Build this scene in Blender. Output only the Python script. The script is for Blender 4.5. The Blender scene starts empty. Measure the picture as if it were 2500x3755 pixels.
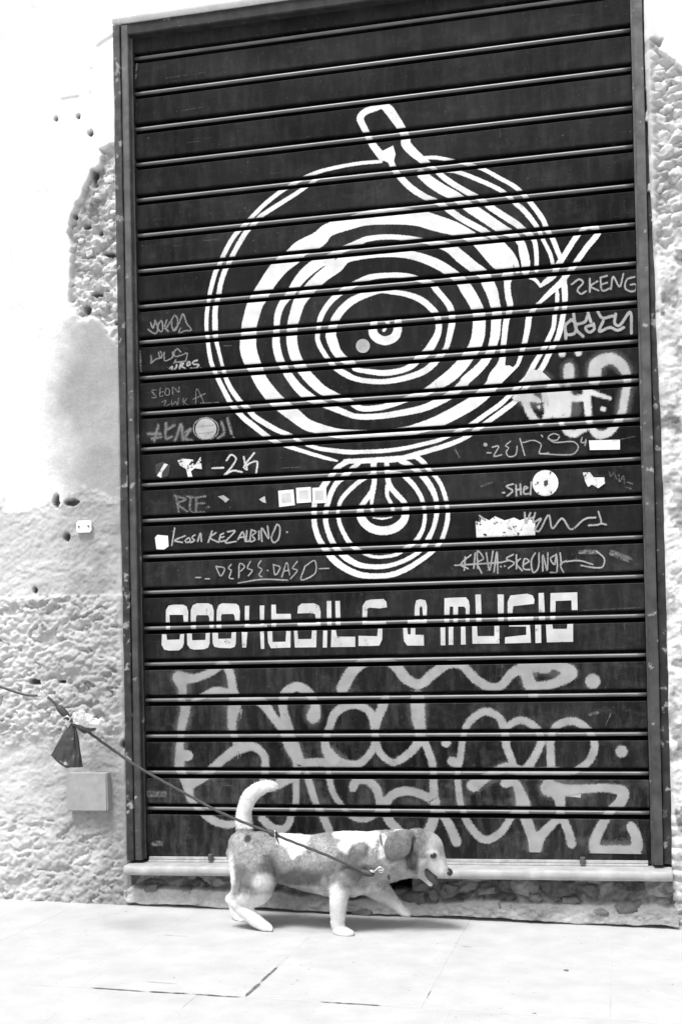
import bpy, bmesh, math, random
import numpy as np
from mathutils import Vector, geometry, noise as mnoise

random.seed(7)
R = math.radians
scene = bpy.context.scene
COL = scene.collection

# ---------------------------------------------------------------- camera
# fitted to the slat lines of the shutter (pixels of the 2500 x 3755 photograph)
IMW, IMH, FPX, CX, CY = 2500.0, 3755.0, 4400.0, 1291.956, 2313.176
CAM = np.array([1.61853, -3.92031, 0.88112])
CR = np.array([0.97543116, 0.21935402, -0.0204417])
CU = np.array([0.02366846, -0.01209219, 0.99964673])
CF = np.array([-0.21902934, 0.97557039, 0.01698687])
cam_d = bpy.data.cameras.new('camera')
cam = bpy.data.objects.new('camera', cam_d)
COL.objects.link(cam)
cam_d.sensor_fit = 'VERTICAL'
cam_d.sensor_height = 36.0
cam_d.sensor_width = 24.0
cam_d.lens = FPX / IMH * 36.0
cam_d.shift_x = -(CX - IMW / 2) / IMH
cam_d.shift_y = (CY - IMH / 2) / IMH
cam_d.clip_start = 0.05
cam_d.clip_end = 500
from mathutils import Matrix
M = Matrix(((CR[0], CU[0], -CF[0], CAM[0]), (CR[1], CU[1], -CF[1], CAM[1]),
            (CR[2], CU[2], -CF[2], CAM[2]), (0, 0, 0, 1)))
cam.matrix_world = M
scene.camera = cam

# ---------------------------------------------------------------- world, sun, exposure
SUN_EL, SUN_AZ = R(66), R(200)          # high, from the street side, a little to the left
world = bpy.data.worlds.new('World')
scene.world = world
world.use_nodes = True
wn = world.node_tree
wn.nodes.clear()
sky = wn.nodes.new('ShaderNodeTexSky')
sky.sky_type = 'NISHITA'
sky.sun_disc = False
sky.sun_elevation = SUN_EL
sky.sun_rotation = SUN_AZ
sky.dust_density = 4.0
bw = wn.nodes.new('ShaderNodeRGBToBW')   # black and white photograph: grey sky light
bg = wn.nodes.new('ShaderNodeBackground')
bg.inputs['Strength'].default_value = 0.10
wo = wn.nodes.new('ShaderNodeOutputWorld')
wn.links.new(sky.outputs[0], bw.inputs[0])
wn.links.new(bw.outputs[0], bg.inputs['Color'])
wn.links.new(bg.outputs[0], wo.inputs['Surface'])

sd = bpy.data.lights.new('sun', 'SUN')
sd.energy = 2.2
sd.angle = R(16)
sd.color = (1, 1, 1)
sun = bpy.data.objects.new('sun', sd)
COL.objects.link(sun)
# sky sun_rotation is measured clockwise from +Y
sdir = Vector((math.sin(SUN_AZ) * math.cos(SUN_EL), math.cos(SUN_AZ) * math.cos(SUN_EL), math.sin(SUN_EL)))
sun.rotation_euler = (-sdir).to_track_quat('-Z', 'Y').to_euler()
sun.location = (0, -3, 6)

scene.view_settings.view_transform = 'Standard'
scene.view_settings.look = 'None'
scene.view_settings.exposure = 0.95
scene.view_settings.gamma = 1.0
scene.view_settings.use_curve_mapping = False
scene.render.engine = 'CYCLES'
scene.cycles.transparent_max_bounces = 24
scene.render.resolution_x = 681
scene.render.resolution_y = 1024


# ---------------------------------------------------------------- helpers
def P(px, py, y=0.0):
    """pixel of the photograph -> point on the vertical plane y"""
    d = (px - CX) / FPX * CR - (py - CY) / FPX * CU + CF
    return CAM + d * ((y - CAM[1]) / d[1])


GA, GB = 0.022, -0.0145                 # the street falls gently to the right


def ground_z(x):
    return GA + GB * x


def G(px, py):
    d = (px - CX) / FPX * CR - (py - CY) / FPX * CU + CF
    t = (GA + GB * CAM[0] - CAM[2]) / (d[2] - GB * d[0])
    return CAM + t * d


def pix(X, Y, Z):
    """world arrays -> pixel arrays"""
    d = np.stack([X - CAM[0], Y - CAM[1], Z - CAM[2]], -1)
    w = d @ CF
    return CX + FPX * (d @ CR) / w, CY - FPX * (d @ CU) / w


def link(o, parent=None):
    COL.objects.link(o)
    if parent is not None:
        o.parent = parent
    return o


def tag(o, label=None, cat=None, group=None, kind=None):
    if label:
        o['label'] = label
    if cat:
        o['category'] = cat
    if group:
        o['group'] = group
    if kind:
        o['kind'] = kind
    return o


def empty(name, loc, label, cat, group=None):
    o = bpy.data.objects.new(name, None)
    o.location = loc
    o.empty_display_size = 0.05
    link(o)
    return tag(o, label, cat, group)


def child(o, parent):
    """parent without moving (parents are unrotated empties)"""
    COL.objects.link(o)
    o.parent = parent
    o.matrix_parent_inverse = Matrix.Translation(-parent.location)
    return o


def mesh_obj(name, verts, faces, mat, parent=None, smooth=False, attrs=None):
    me = bpy.data.meshes.new(name)
    me.from_pydata([tuple(v) for v in verts], [], faces)
    if smooth:
        me.polygons.foreach_set('use_smooth', [True] * len(me.polygons))
    for k, v in (attrs or {}).items():
        a = me.attributes.new(k, 'FLOAT', 'POINT')
        a.data.foreach_set('value', np.asarray(v, dtype=np.float32))
    if mat:
        me.materials.append(mat)
    me.update()
    o = bpy.data.objects.new(name, me)
    if parent is None:
        COL.objects.link(o)
    else:
        child(o, parent)
    return o


def bm_obj(name, bm, mat, parent=None, smooth=False):
    me = bpy.data.meshes.new(name)
    bm.normal_update()
    bm.to_mesh(me)
    bm.free()
    if smooth:
        me.polygons.foreach_set('use_smooth', [True] * len(me.polygons))
    me.materials.append(mat)
    o = bpy.data.objects.new(name, me)
    if parent is None:
        COL.objects.link(o)
    else:
        child(o, parent)
    return o


def grid_obj(name, X, Y, Z, mat, parent=None, attrs=None, flip=False, skip=None):
    """displaced sheet from 2-D arrays"""
    n, m = X.shape
    co = np.stack([X, Y, Z], -1).reshape(-1, 3).astype(np.float32)
    i = np.arange(n * m).reshape(n, m)
    q = np.stack([i[:-1, :-1], i[:-1, 1:], i[1:, 1:], i[1:, :-1]], -1).reshape(-1, 4)
    if flip:
        q = q[:, ::-1]
    if skip is not None:
        q = q[~skip.reshape(-1)]
    me = bpy.data.meshes.new(name)
    me.vertices.add(len(co))
    me.vertices.foreach_set('co', co.ravel())
    me.loops.add(q.size)
    me.loops.foreach_set('vertex_index', q.ravel().astype(np.int32))
    me.polygons.add(len(q))
    me.polygons.foreach_set('loop_start', (np.arange(len(q)) * 4).astype(np.int32))
    me.polygons.foreach_set('use_smooth', [True] * len(q))
    me.update(calc_edges=True)
    for k, v in (attrs or {}).items():
        a = me.attributes.new(k, 'FLOAT', 'POINT')
        a.data.foreach_set('value', v.ravel().astype(np.float32))
    me.materials.append(mat)
    me.validate()
    o = bpy.data.objects.new(name, me)
    if parent is None:
        COL.objects.link(o)
    else:
        child(o, parent)
    return o


def _h(ix, iy, s):
    h = (ix.astype(np.int64) * 374761393 + iy.astype(np.int64) * 668265263 + s * 974711) & 0x7fffffff
    h = ((h ^ (h >> 13)) * 1274126177) & 0x7fffffff
    h = h ^ (h >> 16)
    return (h & 0xffff) / 65535.0


def vnoise(x, y, s=0):
    ix, iy = np.floor(x).astype(np.int64), np.floor(y).astype(np.int64)
    fx, fy = x - ix, y - iy
    fx, fy = fx * fx * (3 - 2 * fx), fy * fy * (3 - 2 * fy)
    a, b = _h(ix, iy, s), _h(ix + 1, iy, s)
    c, d = _h(ix, iy + 1, s), _h(ix + 1, iy + 1, s)
    return (a * (1 - fx) + b * fx) * (1 - fy) + (c * (1 - fx) + d * fx) * fy


def fbm(x, y, oct=4, s=0, gain=0.5):
    t, a, tot = 0, 1.0, 0
    for o in range(oct):
        t = t + a * vnoise(x * 2 ** o, y * 2 ** o, s + o * 17)
        tot += a
        a *= gain
    return t / tot - 0.5


def worley(x, y, s=0):
    ix, iy = np.floor(x).astype(np.int64), np.floor(y).astype(np.int64)
    d1 = np.full(x.shape, 9.0)
    d2 = np.full(x.shape, 9.0)
    cid = np.zeros(x.shape)
    for dx in (-1, 0, 1):
        for dy in (-1, 0, 1):
            cx, cy = ix + dx, iy + dy
            d = np.hypot(cx + _h(cx, cy, s) - x, cy + _h(cx, cy, s + 5) - y)
            r = _h(cx, cy, s + 9)
            new = d < d1
            d2 = np.where(new, d1, np.minimum(d2, d))
            cid = np.where(new, r, cid)
            d1 = np.minimum(d1, d)
    return d1, d2, cid


def smooth01(a, b, x):
    t = np.clip((x - a) / (b - a), 0, 1)
    return t * t * (3 - 2 * t)


def sdf_poly(px, py, poly):
    """signed distance in pixels, negative inside"""
    d = np.full(px.shape, 1e9)
    ins = np.zeros(px.shape, bool)
    n = len(poly)
    for i in range(n):
        ax, ay = poly[i]
        bx, by = poly[(i + 1) % n]
        ex, ey = bx - ax, by - ay
        t = np.clip(((px - ax) * ex + (py - ay) * ey) / (ex * ex + ey * ey), 0, 1)
        d = np.minimum(d, np.hypot(px - ax - t * ex, py - ay - t * ey))
        c = ((ay > py) != (by > py)) & (px < (bx - ax) * (py - ay) / (by - ay + 1e-12) + ax)
        ins ^= c
    return np.where(ins, -d, d)


# ---------------------------------------------------------------- materials
def nt(name):
    m = bpy.data.materials.new(name)
    m.use_nodes = True
    t = m.node_tree
    t.nodes.clear()
    o = t.nodes.new('ShaderNodeOutputMaterial')
    b = t.nodes.new('ShaderNodeBsdfPrincipled')
    t.links.new(b.outputs[0], o.inputs[0])
    return m, t, b, o


def val(t, op, a, b=None, clamp=False):
    n = t.nodes.new('ShaderNodeMath')
    n.operation = op
    n.use_clamp = clamp
    for i, v in enumerate((a, b)):
        if v is None:
            continue
        if isinstance(v, (int, float)):
            n.inputs[i].default_value = v
        else:
            t.links.new(v, n.inputs[i])
    return n.outputs[0]


def pos(t, sc=(1, 1, 1)):
    g = t.nodes.new('ShaderNodeNewGeometry')
    mp = t.nodes.new('ShaderNodeMapping')
    mp.inputs['Scale'].default_value = sc
    t.links.new(g.outputs['Position'], mp.inputs['Vector'])
    return mp.outputs[0]


def noi(t, vec, scale, detail=4, rough=0.55):
    n = t.nodes.new('ShaderNodeTexNoise')
    n.inputs['Scale'].default_value = scale
    n.inputs['Detail'].default_value = detail
    n.inputs['Roughness'].default_value = rough
    t.links.new(vec, n.inputs['Vector'])
    return n.outputs['Fac']


def rng(t, v, a, b, c, d, smooth=False):
    n = t.nodes.new('ShaderNodeMapRange')
    if smooth:
        n.interpolation_type = 'SMOOTHSTEP'
    for i, q in enumerate((a, b, c, d)):
        n.inputs[i + 1].default_value = q
    t.links.new(v, n.inputs[0])
    return n.outputs[0]


def attr(t, name):
    n = t.nodes.new('ShaderNodeAttribute')
    n.attribute_name = name
    return n.outputs['Fac']


def bump(t, b, h, strength=0.5, dist=0.002):
    n = t.nodes.new('ShaderNodeBump')
    n.inputs['Strength'].default_value = strength
    n.inputs['Distance'].default_value = dist
    t.links.new(h, n.inputs['Height'])
    t.links.new(n.outputs[0], b.inputs['Normal'])


def setcol(t, b, v):
    c = t.nodes.new('ShaderNodeCombineColor')
    for i in range(3):
        t.links.new(v, c.inputs[i])
    t.links.new(c.outputs[0], b.inputs['Base Color'])


def grey(name, base, amp=0.2, scale=20, rough=0.7, bscale=0, bstr=0.4, bdist=0.002, metal=0.0, spec=0.4,
         stretch=(1, 1, 1), chips=None, use_attr=None, bleach=None):
    """plain procedural grey with blotches, fine relief and optional light chips"""
    m, t, b, o = nt(name)
    v = pos(t, stretch)
    n1 = noi(t, v, scale, 6, 0.6)
    f = rng(t, n1, 0.3, 0.7, 1 - amp, 1 + amp)
    if use_attr:
        f = val(t, 'MULTIPLY', f, attr(t, use_attr))
    else:
        f = val(t, 'MULTIPLY', f, base)
    if bleach:                           # paint chalked by weather on the upper part
        sp = t.nodes.new('ShaderNodeSeparateXYZ')
        t.links.new(pos(t), sp.inputs[0])
        f = val(t, 'MULTIPLY', f, rng(t, sp.outputs[2], 1.0, 2.9, 1.0, bleach))
    if chips:
        cs, lo, hi, cb = chips
        n2 = noi(t, pos(t), cs, 5, 0.6)
        k = rng(t, n2, lo, hi, 0, 1)
        mx = t.nodes.new('ShaderNodeMix')
        t.links.new(k, mx.inputs[0])
        t.links.new(f, mx.inputs[2])
        mx.inputs[3].default_value = cb
        f = mx.outputs[0]
    setcol(t, b, f)
    b.inputs['Roughness'].default_value = rough
    b.inputs['Metallic'].default_value = metal
    b.inputs['Specular IOR Level'].default_value = spec
    if bscale:
        bump(t, b, noi(t, pos(t), bscale, 5, 0.6), bstr, bdist)
    return m


def paint_mat(name, base, soft, wear_lo, wear_hi, amp=0.12, alpha=1.0, wscale=45, rough=0.6):
    """spray or stencil paint: soft edge from the distance to the stroke's edge, worn by noise"""
    m, t, b, o = nt(name)
    v = pos(t)
    n1 = noi(t, v, 18, 5)
    setcol(t, b, val(t, 'MULTIPLY', rng(t, n1, 0.3, 0.7, 1 - amp, 1 + amp), base))
    b.inputs['Roughness'].default_value = rough
    b.inputs['Specular IOR Level'].default_value = 0.25
    d = attr(t, 'edge')
    n3 = noi(t, v, 260, 3)
    d = val(t, 'ADD', d, rng(t, n3, 0.3, 0.7, -soft * 0.35, soft * 0.35))
    a = rng(t, d, 0.0, soft, 0, 1, True)
    w = rng(t, noi(t, v, wscale, 8, 0.7), wear_lo, wear_hi, 1, 0)
    a = val(t, 'MULTIPLY', val(t, 'MULTIPLY', a, w), alpha, True)
    tr = t.nodes.new('ShaderNodeBsdfTransparent')
    mx = t.nodes.new('ShaderNodeMixShader')
    t.links.new(a, mx.inputs[0])
    t.links.new(tr.outputs[0], mx.inputs[1])
    t.links.new(b.outputs[0], mx.inputs[2])
    t.links.new(mx.outputs[0], o.inputs[0])
    return m


MAT = {}


def slat_material():
    m, t, b, o = nt('dark painted steel')
    big = noi(t, pos(t, (1, 1, 1.2)), 2.3, 4)
    dust = noi(t, pos(t, (1, 1, 0.22)), 34, 8, 0.7)
    smear = noi(t, pos(t, (1, 1, 1.6)), 9, 7, 0.7)
    spk = noi(t, pos(t), 95, 5, 0.75)
    scr = noi(t, pos(t, (4, 1, 160)), 2.2, 3, 0.6)
    g = t.nodes.new('ShaderNodeNewGeometry')
    sp = t.nodes.new('ShaderNodeSeparateXYZ')
    t.links.new(g.outputs['Position'], sp.inputs[0])
    foot = rng(t, sp.outputs[2], 0.15, 1.25, 1.0, 0.25)            # street dust, thickest at the foot
    f = rng(t, big, 0.34, 0.66, 0.003, 0.018)
    f = val(t, 'ADD', f, val(t, 'MULTIPLY', rng(t, dust, 0.46, 0.76, 0.0, 0.06), foot))
    f = val(t, 'ADD', f, val(t, 'MULTIPLY', rng(t, smear, 0.52, 0.74, 0.0, 0.055), foot))
    f = val(t, 'ADD', f, rng(t, spk, 0.645, 0.73, 0.0, 0.13))
    f = val(t, 'ADD', f, rng(t, scr, 0.67, 0.75, 0.0, 0.06))
    oi = t.nodes.new('ShaderNodeObjectInfo')
    f = val(t, 'MULTIPLY', f, rng(t, oi.outputs['Random'], 0, 1, 0.72, 1.35))
    setcol(t, b, f)
    t.links.new(rng(t, smear, 0.3, 0.7, 0.40, 0.68), b.inputs['Roughness'])
    b.inputs['Specular IOR Level'].default_value = 0.10
    bump(t, b, noi(t, pos(t, (1, 1, 2)), 7, 5), 0.35, 0.006)
    return m


def wall_material(name):
    m, t, b, o = nt(name)
    v = pos(t)
    alb = attr(t, 'alb')
    f = val(t, 'MULTIPLY', alb, rng(t, noi(t, v, 9, 8, 0.65), 0.3, 0.7, 0.82, 1.12))
    f = val(t, 'MULTIPLY', f, rng(t, noi(t, v, 120, 5, 0.7), 0.3, 0.7, 0.88, 1.08))
    setcol(t, b, f)
    b.inputs['Roughness'].default_value = 0.92
    b.inputs['Specular IOR Level'].default_value = 0.15
    bump(t, b, noi(t, v, 170, 7, 0.7), 0.35, 0.004)
    return m


MAT['slat'] = slat_material()
MAT['frame'] = grey('worn dark frame paint', 0.035, 0.5, 22, 0.6, 150, 0.3, 0.002, spec=.2, bleach=2.0, chips=(26, 0.60, 0.66, 0.28))
MAT['frame_grey'] = grey('grey frame paint', 0.060, 0.4, 18, 0.6, 150, 0.3, 0.002, spec=.2, bleach=2.0, chips=(24, 0.63, 0.68, 0.28))
MAT['header'] = grey('dark header paint', 0.030, 0.5, 22, 0.6, 150, 0.3, 0.002, spec=.2, chips=(20, 0.64, 0.70, 0.2))
MAT['gap'] = grey('dark gap', 0.012, 0.2, 20, 0.8)
MAT['bar'] = grey('bare metal bar', 0.42, 0.25, 40, 0.4, 90, 0.2, 0.001, 0.2)
MAT['bolt'] = grey('rusty bolt', 0.08, 0.3, 90, 0.6)
MAT['wall'] = wall_material('old plaster and masonry')
MAT['stone'] = grey('pale field stone', 0.55, 0.25, 30, 0.9, 110, 0.5, 0.004, spec=0.15)
MAT['stone_dark'] = grey('grey base stone', 0.17, 0.35, 30, 0.9, 110, 0.5, 0.004, spec=0.15)
MAT['marble'] = grey('worn marble', 0.36, 0.22, 16, 0.6, 120, 0.25, 0.002, stretch=(1, 1, 0.5), spec=0.3)
MAT['paving'] = grey('pale paving stone', 0.43, 0.09, 9, 0.85, 160, 0.35, 0.003, spec=0.15, chips=(60, .66, .74, .20))
MAT['joint'] = grey('pale joint', 0.40, 0.12, 20, 0.95)
MAT['dirt'] = grey('joint dirt', 0.13, 0.5, 60, 0.95)
MAT['bead'] = grey('highlight-toned steel bead', 0.11, .3, 30, .35, spec=.6, stretch=(.3, 1, 1))  # paler than the face: the bead's highlight is put into the colour
MAT['block'] = grey('smooth cement block', 0.32, 0.12, 30, 0.85, 200, 0.3, 0.002, spec=0.15)

# ---------------------------------------------------------------- the street
def street():
    X, Y = np.meshgrid(np.linspace(-30, 30, 41), np.linspace(-40, 0.4, 41))
    g = grid_obj('ground', X, Y, ground_z(X) - 0.0007, MAT['joint'], flip=False)
    tag(g, kind='structure')
    pv = bpy.data.objects.new('pavement', None)
    pv.location = (0.9, -0.8, ground_z(0.9))
    link(pv)
    tag(pv, kind='structure')
    rows = [0.12, -1.012, -1.62, -2.3, -3.0, -3.8, -4.7]
    rnd = random.Random(3)
    for r in range(len(rows) - 1):
        y1, y0 = rows[r], rows[r + 1]
        xs = [0.667 + 0.451 * k + (0 if r == 0 else rnd.uniform(-.14, .14)) for k in range(-7, 8)]
        for a, b in zip(xs[:-1], xs[1:]):
            ga = .0045 if (r == 0 and abs(a - .667) < .01) else .0004
            gb = .0045 if (r == 0 and abs(b - .667) < .01) else .0004
            x0, x1, ya, yb = a + ga, b - gb, y0 + (.0055 if r == 0 else .0008), y1 - (.0055 if r == 1 else .0008)
            # an uneven, softly rounded slab: outline ring, bevel ring, top ring
            ring = []
            nx, ny = 10, 14
            for i in range(nx):
                ring.append((x0 + (x1 - x0) * i / nx, ya))
            for i in range(ny):
                ring.append((x1, ya + (yb - ya) * i / ny))
            for i in range(nx):
                ring.append((x1 - (x1 - x0) * i / nx, yb))
            for i in range(ny):
                ring.append((x0, yb - (yb - ya) * i / ny))
            cx, cy = (x0 + x1) / 2, (ya + yb) / 2
            dz = rnd.uniform(-.0004, .0004)
            verts, faces = [], []
            n = len(ring)
            for k, (ins, dep) in enumerate(((0, -.03), (0, -.0008), (.0006, -.0002), (.004, 0))):
                for (x, y) in ring:
                    j = 0.0035 * (mnoise.noise((x * 11, y * 11, 3.3 + k * .05)))
                    sx = 1 - (ins + j) / ((x1 - x0) / 2)
                    sy = 1 - (ins + j) / ((yb - ya) / 2)
                    X_, Y_ = cx + (x - cx) * sx, cy + (y - cy) * sy
                    verts.append((X_, Y_, ground_z(X_) + dep + dz))
            for k in range(3):
                for i in range(n):
                    j = (i + 1) % n
                    faces.append((k * n + i, k * n + j, (k + 1) * n + j, (k + 1) * n + i))
            faces.append(tuple(3 * n + i for i in range(n)))
            mesh_obj('paving_slab', verts, faces, MAT['paving'], pv)


street()


def joint_dirt():
    pv = bpy.data.objects['pavement']
    rnd = random.Random(11)
    for (a, b, w) in (((.245, -1.010), (.40, -1.013), .006), ((.405, -1.013), (.52, -1.011), .0075), ((.525, -1.012), (.662, -1.013), .006),
                      ((.668, -1.005), (.667, -.88), .0095), ((.667, -.875), (.667, -.715), .006), ((.86, -1.011), (.99, -1.012), .005),
                      (tuple(G(2070, 3556)[:2]), tuple(G(2080, 3562)[:2]), .010), (tuple(G(1950, 3716)[:2]), tuple(G(1966, 3717)[:2]), .004), (tuple(G(635, 3585)[:2]), tuple(G(642, 3586)[:2]), .005), (tuple(G(1690, 3470)[:2]), tuple(G(1730, 3474)[:2]), .002), (tuple(G(600, 3430)[:2]), tuple(G(690, 3434)[:2]), .0018), ((1.118, -.93), (1.118, -.86), .002), ((.36, -.93), (.46, -.93), .0016), ((.95, -1.013), (1.02, -1.011), .004)):
        V, F = [], []
        n = 36
        dx, dy = b[0] - a[0], b[1] - a[1]
        L = math.hypot(dx, dy)
        for i in range(n + 1):
            t = i / n
            x, y = a[0] + dx * t, a[1] + dy * t
            h = w * .5 * min(1, 6 * t, 6 * (1 - t)) * (1 + .9 * mnoise.noise((x * 60, y * 60, 1.7)))
            h = max(h, .0002)
            o = .002 * mnoise.noise((x * 25, y * 25, 8.1))
            for s in (-1, 1):
                X_, Y_ = x - dy / L * (h * s + o), y + dx / L * (h * s + o)
                V.append((X_, Y_, ground_z(X_) + .0012))
        for i in range(n):
            F.append((2 * i, 2 * i + 2, 2 * i + 3, 2 * i + 1))
        mesh_obj('joint_dirt', V, F, MAT['dirt'], pv)


joint_dirt()

# ---------------------------------------------------------------- the facade
W = 1.68445
facade = empty('building_facade', (0.85, 0.05, 0.0), 'old plastered stone facade around the dark shutter, broken plaster both sides', 'wall')

RUBBLE_L = [(445, 520), (405, 530), (365, 547), (372, 570), (368, 605), (335, 642), (312, 690), (300, 722), (280, 742),
            (262, 795), (246, 850), (262, 900), (258, 1000), (252, 1100), (290, 1172), (342, 1160), (362, 1172),
            (390, 1222), (450, 1275)]
PLASTER_CRACK = [(445, 90), (410, 130), (362, 160), (335, 205), (330, 345), (180, 366), (176, 374), (338, 356), (342, 215),
                 (372, 172), (445, 122)]
RUBBLE_R = [(2340, 128), (2364, 150), (2392, 141), (2432, 142), (2412, 186), (2446, 208), (2478, 236), (2510, 252),
            (2700, 330), (2700, 905), (2500, 912), (2462, 900), (2446, 918), (2330, 930)]
HOLES_L = [(205, 435, 7, 8), (289, 428, 6, 8), (333, 488, 11, 10), (312, 826, 17, 11), (311, 1132, 14, 19),
           (246, 1970, 11, 16), (206, 1838, 12, 26), (262, 1842, 26, 12), (128, 2163, 9, 11), (345, 640, 14, 18),
           (395, 925, 24, 8), (350, 1075, 20, 8), (420, 1180, 10, 8), (225, 2500, 14, 6), (130, 2500, 20, 10),
           (455, 2730, 8, 18), (360, 848, 9, 12), (272, 790, 8, 10)]


def wall_fields(X, Z, side):
    """depth and albedo of the old wall, laid out from the photograph"""
    px, py = pix(X, np.full(X.shape, -0.05), Z)
    n_big = fbm(X * 5, Z * 5, 4, 1)
    n_mid = fbm(X * 28, Z * 28, 5, 2)
    n_fin = fbm(X * 90, Z * 90, 4, 3)
    n_hew = fbm(X * 17 + 4 * n_big, Z * 34 + 5 * n_big, 5, 8, .68)
    w1, w2, wid = worley(X * 26 + n_mid, Z * 34 + n_mid, 4)
    lump = np.clip(w2 - w1, 0, .5) * 2
    y = -0.048 + n_big * 0.006
    jit = 18 * n_mid + 8 * n_fin
    if side == 'l':
        sd = sdf_poly(px, py, RUBBLE_L) + jit
        inside = smooth01(5, -5, sd)
        lower = smooth01(-14, 14, py - 1790 + jit * 3 + 260 * n_big)               # uneven render below the smooth coat
        ledge = smooth01(-4, 4, py - (2190 - (px - 130) * .03) + jit * .5)
        mid2 = smooth01(-30, 30, py - 2700 + jit * 4)
        low = smooth01(-40, 40, py - 3000 + jit * 4)
        smoothzone = (1 - inside) * (1 - lower)
        y = y + inside * 0.016                                       # bare rubble sits back
        top = smooth01(10, -10, py - 1165 + jit) * smooth01(215, 280, px + jit)                     # the thick white coat
        y = y - smoothzone * (0.004 * top)
        crack = smooth01(3, -3, sdf_poly(px, py, PLASTER_CRACK) + jit * .2)
        y = y + crack * 0.004 * smooth01(.35, .6, vnoise(X * 40, Z * 40, 9))
        amp = 0.0012 + inside * 0.022 + lower * (1 - ledge) * 0.006 + ledge * (1 - mid2) * 0.0105 + mid2 * (1 - low) * 0.0055 + low * 0.0075
        fade = smooth01(0.0, -.035, X + .055)
        y = y - fade * (inside * 0.006 + ledge * (1 - mid2) * 0.006 + low * .004) * (lump - .5)
        y = y - ledge * (1 - mid2) * 0.010 + ledge * mid2 * 0.0
        y = y + amp * (n_mid * .6 + n_hew * 1.5 + n_fin * 0.7) * fade
        pits = smooth01(.66, .78, vnoise(X * 30 + n_mid * 4, Z * 48 + n_mid * 3, 31))
        y = y + fade * pits * (inside * .014 + ledge * (1 - mid2) * 0.012 + low * 0.008)
        alb = 0.80 * np.ones(X.shape)
        patch = smooth01(-20, 20, py - 1170 + jit * 3) * smooth01(110, 330, px + jit * 2 + 160 * n_big)  # grey coat patch; its pale left fade is flare put into the colour
        alb = alb * (1 - patch * (1 - lower)) + 0.36 * patch * (1 - lower)
        alb = alb * (1 - lower) + lower * (0.40 + .35 * n_big + .2 * n_mid)
        alb = alb * (1 - ledge) + ledge * (0.39 + .3 * n_hew + .25 * n_big)
        alb = alb * (1 - mid2) + mid2 * (0.37 + 0.5 * n_big + .2 * n_mid)
        alb = alb * (1 - inside) + inside * (0.52 + 0.25 * (wid - .5) + .3 * n_mid)
        flare_fade = smooth01(300, 60, px + jit * 2 + 180 * n_big) * lower  # overexposed whitening towards the left, put into the wall colour
        alb = alb * (1 - flare_fade) + .56 * flare_fade
        for (hx, hy, rx, ry) in HOLES_L:
            r = np.hypot((px - hx) / rx, (py - hy) / ry) + n_fin * .8
            k = smooth01(1.15, .75, r)
            y = y + k * 0.030
            alb = alb * (1 - k) + 0.16 * k
    elif side == 'r':
        sd = sdf_poly(px, py, RUBBLE_R) + jit
        inside = smooth01(5, -5, sd)
        low = smooth01(-30, 30, py - 3000 + jit * 2)
        below = smooth01(-5, 5, py - 915 + jit * .4)
        fade = smooth01(0.0, .035, X - (W + .055))
        y = y - 0.004 + inside * 0.018 * fade - .004 * (1 - fade)
        amp = 0.0012 + inside * 0.016 + below * (1 - inside) * 0.013 + low * .006
        y = y - fade * inside * 0.014 * (lump - .5) + amp * (n_mid * .6 + n_hew * 1.3 + n_fin * .5) * fade
        course = smooth01(.35, .0, np.abs(((Z - .30) / .034) % 1.0 - .5)) * low
        y = y + course * 0.010
        stain = smooth01(.42, .62, vnoise(X * 16 + 3 * n_mid, Z * 11 + 3 * n_mid, 91))
        alb = 0.76 - inside * (0.26 + .3 * (wid - .5)) - below * (0.12 + .30 * stain + .3 * n_big + .5 * n_mid)
    else:
        amp = 0.0014
        y = y - 0.004 + amp * (n_mid + n_fin)
        alb = 0.8 * np.ones(X.shape)
    return y, np.clip(alb, 0.1, 0.84)


def xs_fine(a, b, fine_a, fine_b, st, coarse):
    out = list(np.arange(a, fine_a, coarse)) + list(np.arange(fine_a, fine_b, st)) + list(np.arange(fine_b, b, coarse)) + [b]
    return np.array(sorted(set(np.round(out, 5))))


def left_wall():
    u = xs_fine(-2.6, 0.0, -0.54, 0.0, 0.0042, 0.03)
    zz = xs_fine(-0.06, 4.2, -0.06, 3.2, 0.0042, 0.03)
    U, Z = np.meshgrid(u, zz)
    edge = -0.0545 + 0.007 * fbm(Z * 14, Z * 0 + .3, 5, 50) + .004 * smooth01(1.4, 2.4, Z)
    X = U + (edge) * smooth01(-0.4, 0.0, U)
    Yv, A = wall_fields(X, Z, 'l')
    # round the broken edge back behind the steel frame
    k = smooth01(-0.016, 0.0, U)
    Yv = Yv + k * k * 0.012
    X = np.concatenate([X, X[:, -1:] - .001], 1)
    Z2 = np.concatenate([Z, Z[:, -1:]], 1)
    Yv = np.concatenate([Yv, Yv[:, -1:] * 0 + 0.06], 1)
    A = np.concatenate([A, A[:, -1:]], 1)
    grid_obj('masonry', X, Yv, Z2, MAT['wall'], facade, {'alb': A})


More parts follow.
